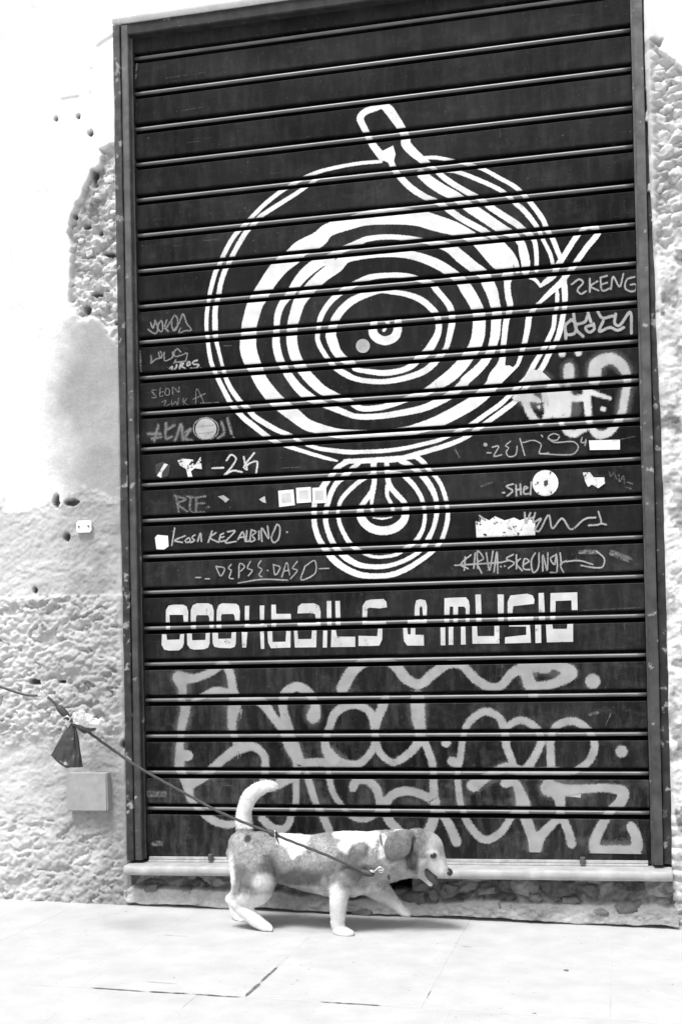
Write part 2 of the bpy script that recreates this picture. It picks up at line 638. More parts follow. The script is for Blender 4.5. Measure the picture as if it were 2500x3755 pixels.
def right_wall():
    u = xs_fine(0.0, 2.6, 0.0, 0.16, 0.0042, 0.03)
    zz = xs_fine(-0.06, 4.2, -0.06, 3.2, 0.0042, 0.03)
    U, Z = np.meshgrid(u, zz)
    edge = W + 0.070 + 0.008 * fbm(Z * 9, Z * 0 + 7.3, 4, 60) - 0.024 * smooth01(1.2, 2.9, Z)
    X = U + edge * smooth01(0.6, 0.0, U) + (W + .07) * (1 - smooth01(.6, 0, U))
    Yv, A = wall_fields(X, Z, 'r')
    k = smooth01(0.016, 0.0, U)
    Yv = Yv + k * k * 0.012
    X = np.concatenate([X[:, :1] + .001, X], 1)
    Z2 = np.concatenate([Z[:, :1], Z], 1)
    Yv = np.concatenate([Yv[:, :1] * 0 + 0.06, Yv], 1)
    A = np.concatenate([A[:, :1], A], 1)
    grid_obj('masonry', X, Yv, Z2, MAT['wall'], facade, {'alb': A})


def top_wall():
    X, Z = np.meshgrid(np.linspace(-0.062, W + .062, 120), np.linspace(3.085, 4.2, 60))
    Yv, A = wall_fields(X, Z, 't')
    X = np.concatenate([X[:1], X]); Z = np.concatenate([Z[:1] + .0005, Z])
    Yv = np.concatenate([Yv[:1] * 0 + .06, Yv]); A = np.concatenate([A[:1], A])
    grid_obj('masonry', X, Yv, Z, MAT['wall'], facade, {'alb': A})


def base_wall():
    """rubble plinth under the sill with a paler cement skirting along the street"""
    u = np.arange(-0.075, W + 0.085, 0.0034)
    v = np.linspace(0, 1, 66)
    U, V = np.meshgrid(u, v)
    zb = ground_z(U) + 0.004 + 0.020 * (fbm(U * 7, U * 0 + 2.2, 5, 70, .6) + .18)
    zt = 0.168
    Z = zb + (zt - zb) * V
    n_mid = fbm(U * 26, Z * 26, 5, 71)
    n_fin = fbm(U * 80, Z * 80, 4, 72)
    n_big = fbm(U * 6, Z * 9, 3, 73)
    w1, w2, wid = worley(U * 15 + n_mid * 1.2, Z * 22 + n_mid * 1.2, 74)
    lump = np.clip(w2 - w1, 0, .4) * 2.5
    h = (Z - ground_z(U))
    skt = 0.066 + 0.05 * fbm(U * 5, U * 0 + 9.1, 4, 75) + .012 * n_mid
    sk = smooth01(.006, -.006, h - skt)
    y = -0.030 - 0.016 * (lump - .4) * (1 - sk) - sk * 0.020 + 0.022 * n_mid * (1 - .5 * sk) + .010 * n_fin + .02 * n_big
    alb = (0.20 + .20 * (wid - .5) + .25 * n_mid) * (1 - sk) + sk * (0.42 + .4 * n_big + .3 * n_mid)
    # the cavity under the sill beside the dog's throat
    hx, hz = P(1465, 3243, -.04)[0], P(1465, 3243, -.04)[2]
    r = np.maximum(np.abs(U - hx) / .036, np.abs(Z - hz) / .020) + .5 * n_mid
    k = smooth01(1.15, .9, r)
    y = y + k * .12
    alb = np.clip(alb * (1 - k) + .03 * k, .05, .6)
    U = np.concatenate([U[:1], U]); Z = np.concatenate([Z[:1] - .001, Z])
    y = np.concatenate([y[:1] * 0 + .05, y]); alb = np.concatenate([alb[:1], alb])
    grid_obj('plinth', U, y, Z, MAT['wall'], facade, {'alb': alb})


left_wall()
right_wall()
top_wall()
base_wall()


def rock(px, py, rx, ry, depth, y, mat, seed, rot=0.0, name='stone', parent=None):
    c = P(px, py, y)
    s = 0.00089
    bm = bmesh.new()
    bmesh.ops.create_icosphere(bm, subdivisions=3, radius=1)
    o = Vector((seed * 3.1, seed * 1.7, seed * .9))
    cr, sr = math.cos(rot), math.sin(rot)
    for v in bm.verts:
        p = v.co
        q = Vector((math.copysign(abs(p.x) ** .6, p.x), math.copysign(abs(p.y) ** .7, p.y), math.copysign(abs(p.z) ** .6, p.z)))
        q *= 1 + .42 * mnoise.noise(p * 1.5 + o) + .16 * mnoise.noise(p * 3.4 + o) + .07 * mnoise.noise(p * 8 + o)
        a, b = q.x * rx * s, q.z * ry * s
        v.co = Vector((c[0] + a * cr - b * sr, c[1] + q.y * depth, c[2] + a * sr + b * cr))
    return bm_obj(name, bm, mat, parent, True)


for i, (px, py, rx, ry, ro) in enumerate([(2404, 278, 30, 14, 0), (2405, 327, 34, 22, .1), (2402, 436, 38, 18, -.4), (2452, 400, 18, 11, -.5),
                                          (2440, 560, 30, 18, .5), (2402, 690, 26, 20, -.3), (2478, 640, 26, 22, .8), (2425, 805, 30, 14, .25), (2490, 300, 24, 14, -.2)]):
    rock(px, py, rx, ry, .012, -.031, MAT['stone'], i + 1, ro, 'stone', facade)
for i, (px, py, rx, ry, ro) in enumerate([(405, 660, 22, 16, .1), (412, 830, 17, 15, 0), (330, 930, 18, 13, .3), (420, 780, 16, 10, 0),
                                          (360, 720, 20, 13, -.2), (395, 990, 22, 15, .2), (320, 1030, 17, 14, 0), (425, 900, 14, 12, .4),
                                          (380, 1120, 22, 14, -.1), (425, 1130, 12, 16, 0), (430, 600, 12, 14, 0), (300, 885, 14, 10, 0)]):
    rock(px, py, rx * .9, ry * .9, .008, -.032, MAT['stone'], i + 40, ro, 'stone', facade)
for i, (px, py, rx, ry, ro) in enumerate([(560, 3255, 30, 14, .2), (690, 3262, 24, 12, -.3), (1170, 3370, 34, 14, 0), (1330, 3345, 44, 18, .1),
                                          (1520, 3290, 40, 22, -.1), (1590, 3280, 18, 22, .3), (1650, 3255, 28, 16, -.2), (1780, 3265, 30, 14, .1),
                                          (1960, 3290, 24, 14, -.3), (2090, 3300, 30, 12, 0), (2300, 3325, 44, 24, .2), (2200, 3345, 32, 12, -.1),
                                          (1860, 3315, 34, 13, 0)]):
    rock(px, py, rx, ry, .020, -.035, MAT['stone_dark'], i + 80, ro, 'stone', facade)

# square cement block let into the wall, standing a little proud
def cement_block():
    c = P(325, 2904, -.07)
    bm = bmesh.new()
    bmesh.ops.create_cube(bm, size=1)
    for v in bm.verts:
        v.co = Vector((v.co.x * .150, v.co.y * .05, v.co.z * .131))
    bmesh.ops.bevel(bm, geom=bm.edges[:], offset=.004, segments=2, affect='EDGES')
    for v in bm.verts:
        v.co += Vector(c) + Vector((0, .012, 0)) + Vector((mnoise.noise(v.co * 30), mnoise.noise(v.co * 31 + Vector((4, 4, 4))), mnoise.noise(v.co * 29))) * .002
    bm_obj('cement_block', bm, MAT['block'], facade)


cement_block()

# small white tag fixed to the wall
def wall_tag():
    t = empty('wall_tag', tuple(P(311, 1931, -.055)), 'small white octagonal tag fixed on the grey wall left of the shutter', 'tag')
    bm = bmesh.new()
    pts = []
    for (a, b) in ((-.5, -.3), (-.38, -.5), (.38, -.5), (.5, -.3), (.5, .3), (.38, .5), (-.38, .5), (-.5, .3)):
        pts.append((t.location.x + a * .056, t.location.z + b * .042))
    f = bm.faces.new([bm.verts.new((x, t.location.y, z)) for x, z in pts])
    r = bmesh.ops.extrude_face_region(bm, geom=[f])
    for v in r['geom']:
        if isinstance(v, bmesh.types.BMVert):
            v.co.y -= .006
    bmesh.ops.recalc_face_normals(bm, faces=bm.faces[:])
    bm_obj('plate', bm, MAT['tag'], t)
    for s in (-.018, .018):
        bm = bmesh.new()
        r = bmesh.ops.create_cone(bm, segments=10, radius1=.0035, radius2=.003, depth=.002, cap_ends=True)
        for v in r['verts']:
            v.co = Vector((t.location.x + s + v.co.x, t.location.y - .0075 + v.co.z, t.location.z + v.co.y))
        bm_obj('screw', bm, MAT['bolt'], t)


MAT['tag'] = grey('white tag enamel', 0.8, .06, 60, .5)
wall_tag()


# ---------------------------------------------------------------- sill
def sill():
    s = empty('stone_sill', (.85, -.04, .15), 'worn pale marble sill slab below the shutter', 'sill')
    n = 240
    x0, x1 = -.055, W + .068
    prof = [(.05, -.031), (-.094, -.031), (-.099, -.027), (-.102, -.018), (-.101, -.006), (-.096, -.001), (-.088, 0.0), (-.05, .0005), (-.0, .001), (.05, .001)]
    V, F = [], []
    for i in range(n + 1):
        x = x0 + (x1 - x0) * i / n
        zt = .166 + .0095 * (x - x0)
        chip = max(0, mnoise.noise((x * 22, 1.3, 0)) - .32) * .018
        end = min(1, min(i, n - i) / 3)
        for (y, z) in prof:
            yy = y if y > 0 else y * (.955 + .045 * end)
            e = .0016 * mnoise.noise((x * 15, y * 30, z * 60))
            cz = -chip if (z > -.01 and y < -.08) else 0
            V.append((x, yy + e + (chip if y < -.09 and z > -.02 else 0), zt + z + cz + e * .3))
    m = len(prof)
    for i in range(n):
        for j in range(m - 1):
            a = i * m + j
            F.append((a, a + 1, a + m + 1, a + m))
    F.append(tuple(range(m))[::-1])
    F.append(tuple(n * m + j for j in range(m)))
    o = mesh_obj('slab', V, F, MAT['marble'], s, True)
    return s


sill()


def sill_top(x):
    return .166 + .0095 * (x + .055) + .0012


# ---------------------------------------------------------------- steel frame of the shutter
def extrude_profile(name, prof, z0, z1, mat, parent, wob=.0012, nz=160, closed=True, seed=0):
    """vertical bar from an x,y outline, slightly beaten"""
    V, F = [], []
    m = len(prof)
    for i in range(nz + 1):
        z = z0 + (z1 - z0) * i / nz
        for k, (x, y) in enumerate(prof):
            e = wob * mnoise.noise((z * 5 + seed, x * 8, k * .37)) + wob * .6 * mnoise.noise((z * 26 + seed, x * 8, k * .9))
            V.append((x + e, y + e * .8, z))
    for i in range(nz):
        for j in range(m if closed else m - 1):
            a, b = i * m + j, i * m + (j + 1) % m
            F.append((a, b, b + m, a + m))
    if closed:
        F.append(tuple(range(m))[::-1])
        F.append(tuple(nz * m + j for j in range(m)))
    return mesh_obj(name, V, F, mat, parent)


def frame():
    fr = empty('shutter_frame', (.85, -.02, .19), 'dark chipped steel frame holding the roller shutter', 'frame')
    z0, z1 = .178, 3.075
    # left: outer angle and inner guide
    extrude_profile('guide_rail', [(-.061, .05), (-.061, -.050), (-.058, -.053), (-.036, -.053), (-.034, -.050), (-.034, .05)],
                    z0, z1, MAT['frame'], fr, .0016, seed=1)
    extrude_profile('guide_rail', [(-.0325, .05), (-.0325, -.044), (-.030, -.0465), (-.011, -.0465), (-.008, -.044), (-.008, -.018), (-.004, -.016), (-.004, -.010), (-.0075, -.008), (-.0075, .05)],
                    z0, z1, MAT['frame_grey'], fr, .0010, seed=5)
    # right
    extrude_profile('guide_rail', [(W + .010, .05), (W + .010, -.008), (W + .006, -.010), (W + .006, -.016), (W + .012, -.018), (W + .012, -.046), (W + .015, -.0485), (W + .040, -.0485), (W + .042, -.046), (W + .042, .05)][::-1],
                    z0 + .016, z1, MAT['frame_grey'], fr, .0010, seed=9)
    extrude_profile('guide_rail', [(W + .0435, .05), (W + .0435, -.024), (W + .046, -.0265), (W + .080, -.0265), (W + .083, -.024), (W + .083, .05)][::-1],
                    z0 + .016, z1, MAT['frame'], fr, .0016, seed=13)
    # header beam
    V, F = [], []
    prof = [(.06, 3.040), (-.040, 3.040), (-.044, 3.044), (-.044, 3.078), (-.041, 3.082), (.06, 3.082)]
    n = 80
    for i in range(n + 1):
        x = -.0335 + (W + .077) * i / n
        for (y, z) in prof:
            V.append((x, y + .001 * mnoise.noise((x * 9, y * 9, z)), z + .001 * mnoise.noise((x * 9, 3, z))))
    m = len(prof)
    for i in range(n):
        for j in range(m):
            a, b = i * m + j, i * m + (j + 1) % m
            F.append((a, a + m, b + m, b))
    mesh_obj('header_beam', V, F, MAT['header'], fr)
    bm = bmesh.new()
    bmesh.ops.create_cube(bm, size=1)
    for v in bm.verts:
        v.co = Vector((W / 2 + v.co.x * (W + .3), .16 + v.co.y * .02, 1.7 + v.co.z * 3.4))
    bm_obj('back_panel', bm, MAT['gap'], fr)
    return fr


frame()

# ---------------------------------------------------------------- roller shutter
PITCH, Z0, FACE = .125, .35, -.008
shutter = empty('roller_shutter', (W / 2, .01, .185), 'closed dark roller shutter covered with a white record player design and graffiti', 'shutter')


def bead_y(dz):
    return -.001 - math.sqrt(max(0, .0062 ** 2 - dz * dz))


def slat_profile(h=PITCH):
    """outline y,z of one slat from the bead at its foot to the lip at its head"""
    p = []
    for i in range(9):
        a = -math.pi / 2 + math.pi * i / 8
        p.append((-.001 - .0062 * math.cos(a), .0062 * math.sin(a)))
    p += [(.010, .0068), (.034, .0070), (.034, .0172), (.004, .0172), (-.003, .0175), (-.0062, .0188), (-.0076, .021), (FACE, .024)]
    for k in range(1, 6):
        p.append((FACE, .024 + (h - .0225 - .024) * k / 6))
    p += [(FACE, h - .0225), (-.0072, h - .0212), (-.0045, h - .0206), (.034, h - .0204), (.038, h - .0204), (.038, -.0064)]
    return p


def slat_mesh(h=PITCH, x0=-.003, x1=W + .004, nx=60, seed=0):
    prof = slat_profile(h)
    V, F = [], []
    m = len(prof)
    for i in range(nx + 1):
        x = x0 + (x1 - x0) * i / nx
        for (y, z) in prof:
            dent = .0003 * mnoise.noise((x * 4 + seed, z * 12, seed)) if abs(y - FACE) < .001 else 0
            V.append((x, y + dent, z))
    for i in range(nx):
        for j in range(m):
            a, b = i * m + j, i * m + (j + 1) % m
            F.append((a, b, b + m, a + m))
    F.append(tuple(range(m))[::-1])
    F.append(tuple(nx * m + j for j in range(m)))
    me = bpy.data.meshes.new('slat')
    me.from_pydata(V, [], F)
    me.materials.append(MAT['slat'])
    me.materials.append(MAT['bead'])
    for p in me.polygons:                # bead at the foot, in the paler highlight tone
        if p.index < nx * m and p.index % m < 8:
            p.material_index = 1
            p.use_smooth = True
    return me


variants = [slat_mesh(seed=s * 2.7) for s in range(4)]
for k in range(22):
    o = bpy.data.objects.new('slat', variants[k % 4])
    child(o, shutter)
    o.location = (0, .00012 * math.sin(k * 2.3), Z0 + k * PITCH)


def bottom_panel():
    # last element: panel with lip, sitting on a bare metal foot
    h = .148
    z0 = Z0 - h
    prof = [(FACE + .002, -.016), (FACE, -.013), (FACE, .05), (FACE, .08), (FACE, h - .0225), (-.0072, h - .0212), (-.0045, h - .0206), (.034, h - .0204), (.038, h - .0204), (.038, -.016)]
    V, F = [], []
    nx, m = 60, len(prof)
    for i in range(nx + 1):
        x = -.003 + (W + .007) * i / nx
        for (y, z) in prof:
            V.append((x, y + (.0003 * mnoise.noise((x * 5, z * 12, 4)) if y < -.007 else 0), z0 + z))
    for i in range(nx):
        for j in range(m):
            a, b = i * m + j, i * m + (j + 1) % m
            F.append((a, b, b + m, a + m))
    mesh_obj('foot_panel', V, F, MAT['slat'], shutter)
    # foot bar and ledge (light metal strips)
    for (ya, yb, za, zb, mt) in ((-.018, .03, .0, .006, 'bar'), (-.011, .03, .0075, .0165, 'bar')):
        V, F = [], []
        for i in range(41):
            x = .004 + (W - .008) * i / 40
            b = sill_top(x) + .0008
            for (y, z) in ((yb, za), (ya, za), (ya + .001, zb - .001), (ya + .003, zb), (yb, zb)):
                V.append((x, y + .0007 * mnoise.noise((x * 7, za * 90, 2)), b + z))
        for i in range(40):
            for j in range(5):
                a, c = i * 5 + j, i * 5 + (j + 1) % 5
                F.append((a, a + 5, c + 5, c))
        F.append((0, 1, 2, 3, 4)); F.append((204, 203, 202, 201, 200))
        mesh_obj('foot_bar', V, F, MAT[mt], shutter)
    for px in (773, 2135):
        c = P(px, 3150, -.02)
        bm = bmesh.new()
        r = bmesh.ops.create_cone(bm, segments=8, radius1=.010, radius2=.009, depth=.022, cap_ends=True)
        for v in r['verts']:
            v.co += Vector((c[0], -.021, sill_top(c[0]) + .018))
        bmesh.ops.bevel(bm, geom=bm.edges[:], offset=.0012, segments=1, affect='EDGES')
        bm_obj('stop_bolt', bm, MAT['bolt'], shutter)


bottom_panel()

# ---------------------------------------------------------------- paint on the shutter
# strokes are noted as x,y[,width] inside reading tiles of the photograph (a letter switches the tile)
TILES = {'A': (700, 560, 700 / 1568), 'B': (1200, 360, 700 / 1568), 'C': (1600, 760, 700 / 1568), 'D': (700, 1100, 700 / 1568),
         'E': (1300, 1100, 700 / 1568), 'F': (1100, 1600, 600 / 1568), 'K': (560, 2150, 800 / 1568), 'L': (1360, 2130, 800 / 1568),
         'M': (400, 900, 1100 / 1568), 'N': (1400, 900, 1100 / 1568), 'U': (400, 1600, 1100 / 1568), 'V': (1400, 1600, 1100 / 1568),
         'X': (400, 2350, 1100 / 1568), 'Y': (1400, 2350, 1100 / 1568), 'Z': (430, 1050, 400 / 1568), 'S': (0, 0, 1.0)}


def parse(s, w=10):
    out, tile = [], TILES['S']
    for tok in s.split():
        if tok in TILES:
            tile = TILES[tok]
            continue
        q = [float(v) for v in tok.split(',')]
        if len(q) > 2:
            w = q[2]
        out.append((tile[0] + q[0] * tile[2], tile[1] + q[1] * tile[2], w * tile[2]))
    return out


def catmull(pts, closed, step):
    p = np.array(pts, float)
    n = len(p)
    if n == 1:
        return p
    out = []
    segs = n if closed else n - 1
    for i in range(segs):
        if closed:
            a, b, c, d = p[(i - 1) % n], p[i], p[(i + 1) % n], p[(i + 2) % n]
        else:
            a, b, c, d = p[max(i - 1, 0)], p[i], p[i + 1], p[min(i + 2, n - 1)]
        L = np.hypot(*(c - b)[:2])
        k = max(2, int(L / step))
        # centripetal-like tangents, shortened to avoid overshoot
        la, lc = max(np.hypot(*(b - a)[:2]), 1e-6), max(np.hypot(*(d - c)[:2]), 1e-6)
        m1 = (c - a) * (L / (la + L)) if (closed or i > 0) else (c - b)
        m2 = (d - b) * (L / (lc + L)) if (closed or i < n - 2) else (c - b)
        for j in range(k):
            t = j / k
            h = ((2 * t ** 3 - 3 * t ** 2 + 1), (t ** 3 - 2 * t ** 2 + t), (-2 * t ** 3 + 3 * t ** 2), (t ** 3 - t ** 2))
            out.append(h[0] * b + h[1] * m1 + h[2] * c + h[3] * m2)
    if not closed:
        out.append(p[-1])
    return np.array(out)


class Paint:
    """one painted design: a thin skin that follows the slats (gaps between slats stay bare)"""
    lift = 0.0

    def __init__(self):
        self.tri = []       # (px,py,d) triples
        self.lv = []        # small lift of each triangle, so crossing strokes never share a plane
        self.n = 0
        self.widen = 1.0
        self.discs = []     # what the strokes of this design cover

    def stroke(self, s, w=10, closed=False, step=None, cap=True, sharp=False):
        pts = s if isinstance(s, list) else parse(s, w)
        pts = [(a, b, c * self.widen) for a, b, c in pts]
        if sharp:
            c = []
            for a, b in zip(pts[:-1], pts[1:]):
                k = max(1, int(math.hypot(b[0] - a[0], b[1] - a[1]) / 8))
                for j in range(k):
                    c.append(tuple(a[q] + (b[q] - a[q]) * j / k for q in range(3)))
            c.append(pts[-1])
            c = np.array(c)
        else:
            c = catmull(pts, closed, step or 5.0)
        if len(c) == 1:
            self.dot(c[0][0], c[0][1], c[0][2] / 2, c[0][2] / 2)
            return
        if closed:
            c = np.vstack([c, c[:1]])
        t = np.gradient(c[:, :2], axis=0)
        if closed:
            t[0] = t[-1] = c[1, :2] - c[-2, :2]
        t /= np.maximum(np.linalg.norm(t, axis=1, keepdims=True), 1e-9)
        rows = []
        hw = c[:, 2] / 2
        us = (-1, -.5, 0, .5, 1)

        ang = np.unwrap(np.arctan2(t[:, 1], t[:, 0]))
        ds = np.maximum(np.hypot(*np.gradient(c[:, :2], axis=0).T), 1e-6)
        cur = np.gradient(ang) / ds
        cur = np.convolve(np.pad(cur, 2, mode='edge'), np.ones(5) / 5, 'valid')
        self.n += 1

        def row(p, tg, h, dc, k=0.0):
            nrm = np.array([-tg[1], tg[0]])
            out = []
            for u in us:
                e = h * abs(u)
                if k * u > 0:
                    e = min(e, .9 / abs(k) * abs(u))
                e = math.copysign(e, u)
                out.append((p[0] + nrm[0] * e, p[1] + nrm[1] * e, dc * (1 - abs(u))))
            return out
        if cap and not closed:
            for k in (1.0, .85, .5):
                rows.append(row(c[0, :2] - t[0] * hw[0] * k, t[0], hw[0] * math.sqrt(1 - k * k) + .05, hw[0] * (1 - k)))
        self.discs += [(c[i, 0], c[i, 1], hw[i]) for i in range(len(c))]
        for i in range(len(c)):
            rows.append(row(c[i, :2], t[i], hw[i], hw[i], cur[i]))
        if cap and not closed:
            for k in (.5, .85, 1.0):
                rows.append(row(c[-1, :2] + t[-1] * hw[-1] * k, t[-1], hw[-1] * math.sqrt(1 - k * k) + .05, hw[-1] * (1 - k)))
        for i, (a, b) in enumerate(zip(rows[:-1], rows[1:])):
            self.lv += [self.n * 2.2e-5 + (i % 400) * 5e-7] * 8
            for j in range(4):
                self.tri.append((a[j], a[j + 1], b[j + 1]))
                self.tri.append((a[j], b[j + 1], b[j]))
        return self

    def dot(self, x, y, rx, ry):
        n = 20
        ring = [(x + rx * math.cos(2 * math.pi * i / n), y + ry * math.sin(2 * math.pi * i / n), 0) for i in range(n)]
        for i in range(n):
            self.tri.append(((x, y, min(rx, ry)), ring[i], ring[(i + 1) % n]))
        self.n += 1
        self.lv += [self.n * 2.2e-5] * n

    def poly(self, s, d=12.0):
        pts = [(p[0], p[1]) for p in (parse(s) if isinstance(s, str) else s)]
        for f in geometry.tessellate_polygon([[Vector((x, y, 0)) for x, y in pts]]):
            self.tri.append(tuple((pts[i][0], pts[i][1], d) for i in f))
            self.lv.append((self.n + 1) * 2.2e-5)
        self.n += 1

    def build(self, name, mat, label=None):
        Paint.lift += .00004
        eps = .0004 + Paint.lift
        face_knots = (.0188, .021, .024, PITCH - .0225, PITCH - .0212)
        bead_knots = [-.006, -.005, -.0035, -.0018, 0, .0018, .0035, .005, .006]
        bands = [(a, b, 'f') for a, b in zip(face_knots[:-1], face_knots[1:])] + [(a, b, 'b') for a, b in zip(bead_knots[:-1], bead_knots[1:])]

        def fy(dz):
            pr = ((.0188, -.0062), (.021, -.0076), (.024, FACE), (PITCH - .0225, FACE), (PITCH - .0212, -.0072))
            for (a, ya), (b, yb) in zip(pr[:-1], pr[1:]):
                if dz <= b + 1e-9:
                    return ya + (yb - ya) * (dz - a) / (b - a)
            return FACE
        V, F, D = [], [], []
        index = {}

        def vert(x, z, d, kind, zr, lv):
            dz = z - zr
            y = (fy(dz) if kind == 'f' else bead_y(dz)) - eps - lv
            key = (round(x, 5), round(z, 5), kind, round(lv * 1e6))
            if key not in index:
                index[key] = len(V)
                V.append((x, y, z))
                D.append(d)
            return index[key]
        # where strokes of one design cross, the paint is one solid coat: no soft edge inside it
        if self.discs:
            dd = np.array(self.discs)
            vv = sorted({(v[0], v[1]) for tr in self.tri for v in tr})
            va = np.array(vv)
            cov = np.empty(len(va))
            for i in range(0, len(va), 1500):
                ch = va[i:i + 1500]
                cov[i:i + 1500] = (dd[None, :, 2] - np.hypot(ch[:, None, 0] - dd[None, :, 0], ch[:, None, 1] - dd[None, :, 1])).max(1)
            look = dict(zip(vv, cov))
            self.tri = [tuple((v[0], v[1], max(v[2], look[(v[0], v[1])])) for v in tr) for tr in self.tri]
        for tr, lv in zip(self.tri, self.lv):
            q = []
            for (px, py, d) in tr:
                w = P(px, py, FACE)
                q.append((w[0], w[2], d))
            zs = [v[1] for v in q]
            k0 = int(math.floor((min(zs) - Z0) / PITCH - .2))
            k1 = int(math.floor((max(zs) - Z0) / PITCH + .2))
            for k in range(k0, k1 + 1):
                zr = Z0 + k * PITCH
                if k < -1:
                    continue
                for (a, b, kind) in bands:
                    if k == -1 and kind == 'b':
                        continue
                    za, zb = zr + a, zr + b
                    if k == -1 and a == .024:
                        za = zr - .004
                    elif k == -1 and a < .024:
                        continue
                    if max(zs) <= za or min(zs) >= zb:
                        continue
                    pl = q
                    for lim, sg in ((za, 1), (zb, -1)):
                        o = []
                        for i in range(len(pl)):
                            s_, e_ = pl[i], pl[(i + 1) % len(pl)]
                            ds, de = (s_[1] - lim) * sg, (e_[1] - lim) * sg
                            if ds >= 0:
                                o.append(s_)
                            if (ds > 0 and de < 0) or (ds < 0 and de > 0):
                                t = ds / (ds - de)
                                o.append(tuple(s_[j] + (e_[j] - s_[j]) * t for j in range(3)))
                        pl = o
                        if len(pl) < 3:
                            break
                    if len(pl) < 3:
                        continue
                    # stay inside the shutter
                    if max(v[0] for v in pl) > W + .003 or min(v[0] for v in pl) < -.002:
                        continue
                    zz = zr if k >= 0 else zr + 0.0
                    ids = []
                    for v in pl:
                        dzv = v[1]
                        i = vert(v[0], dzv, v[2], kind, zz if not (k == -1) else dzv - .05, lv)
                        if not ids or ids[-1] != i:
                            ids.append(i)
                    if len(ids) > 2 and ids[0] == ids[-1]:
                        ids = ids[:-1]
                    if len(set(ids)) == len(ids) and len(ids) > 2:
                        F.append(ids)
        if not F:
            return None
        o = mesh_obj(name, V, F, mat, shutter, attrs={'edge': D})
        if label:
            o['label'] = label
        if name == 'spray_mist':
            o['kind'] = 'stuff'
        return o


MAT['p_white'] = paint_mat('white stencil paint', .66, 3.5, .64, .80, .16)
MAT['p_letter'] = paint_mat('off-white lettering paint', .52, 3.0, .60, .74, .16)
MAT['p_small'] = paint_mat('off-white worn paint', .56, 3.0, .66, .78, .14)
MAT['p_spray'] = paint_mat('grey spray paint', .30, 9.0, .62, .84, .16)
MAT['p_sprayw'] = paint_mat('pale spray paint', .52, 10.0, .68, .84, .14)
MAT['p_over'] = paint_mat('overspray mist', .34, 26.0, .56, .80, .2, .20, 90)
MAT['p_dim'] = paint_mat('thin grey spray', .22, 9.0, .60, .80, .2, .75)
MAT['p_mark'] = paint_mat('grey marker', .33, 3.6, .60, .80, .25, .92)
MAT['p_markdim'] = paint_mat('faded marker', .21, 4.0, .58, .78, .3, .85)
MAT['p_markw'] = paint_mat('pale marker', .54, 4.0, .58, .76, .2)
MAT['p_smear'] = paint_mat('smeared dirt', .24, 6.0, .46, .62, .3, .6, 70)
MAT['st_white'] = paint_mat('white paper sticker', .74, 1.0, .72, .80, .10, 1, 60)
MAT['st_torn'] = paint_mat('torn paper sticker', .66, 1.0, .56, .62, .22, 1, 55)
MAT['st_grey'] = paint_mat('grey paper sticker', .36, 1.0, .60, .70, .3, 1, 70)
MAT['st_print'] = paint_mat('grey print', .50, 1.0, .60, .75, .2)
MAT['st_dark'] = paint_mat('dark sticker', .045, 1.0, .72, .8, .3)


def design(name, mat, strokes=(), polys=(), dots=(), label=None, **kw):
    p = Paint()
    p.widen = 1.16 if mat in ('p_spray', 'p_sprayw') else 1.0
    for s in strokes:
        if isinstance(s, tuple):
            p.stroke(s[0], **s[1])
        else:
            p.stroke(s, **kw)
    for s in polys:
        p.poly(s)
    for s in dots:
        for (x, y, w) in parse(s):
            if strokes:
                q = Paint()
                q.dot(x, y, w / 2, w / 2)
                q.build('paint_dot', MAT[mat])
            else:
                p.dot(x, y, w / 2, w / 2)
    return p.build(name, MAT[mat], label)


CL = dict(closed=True)
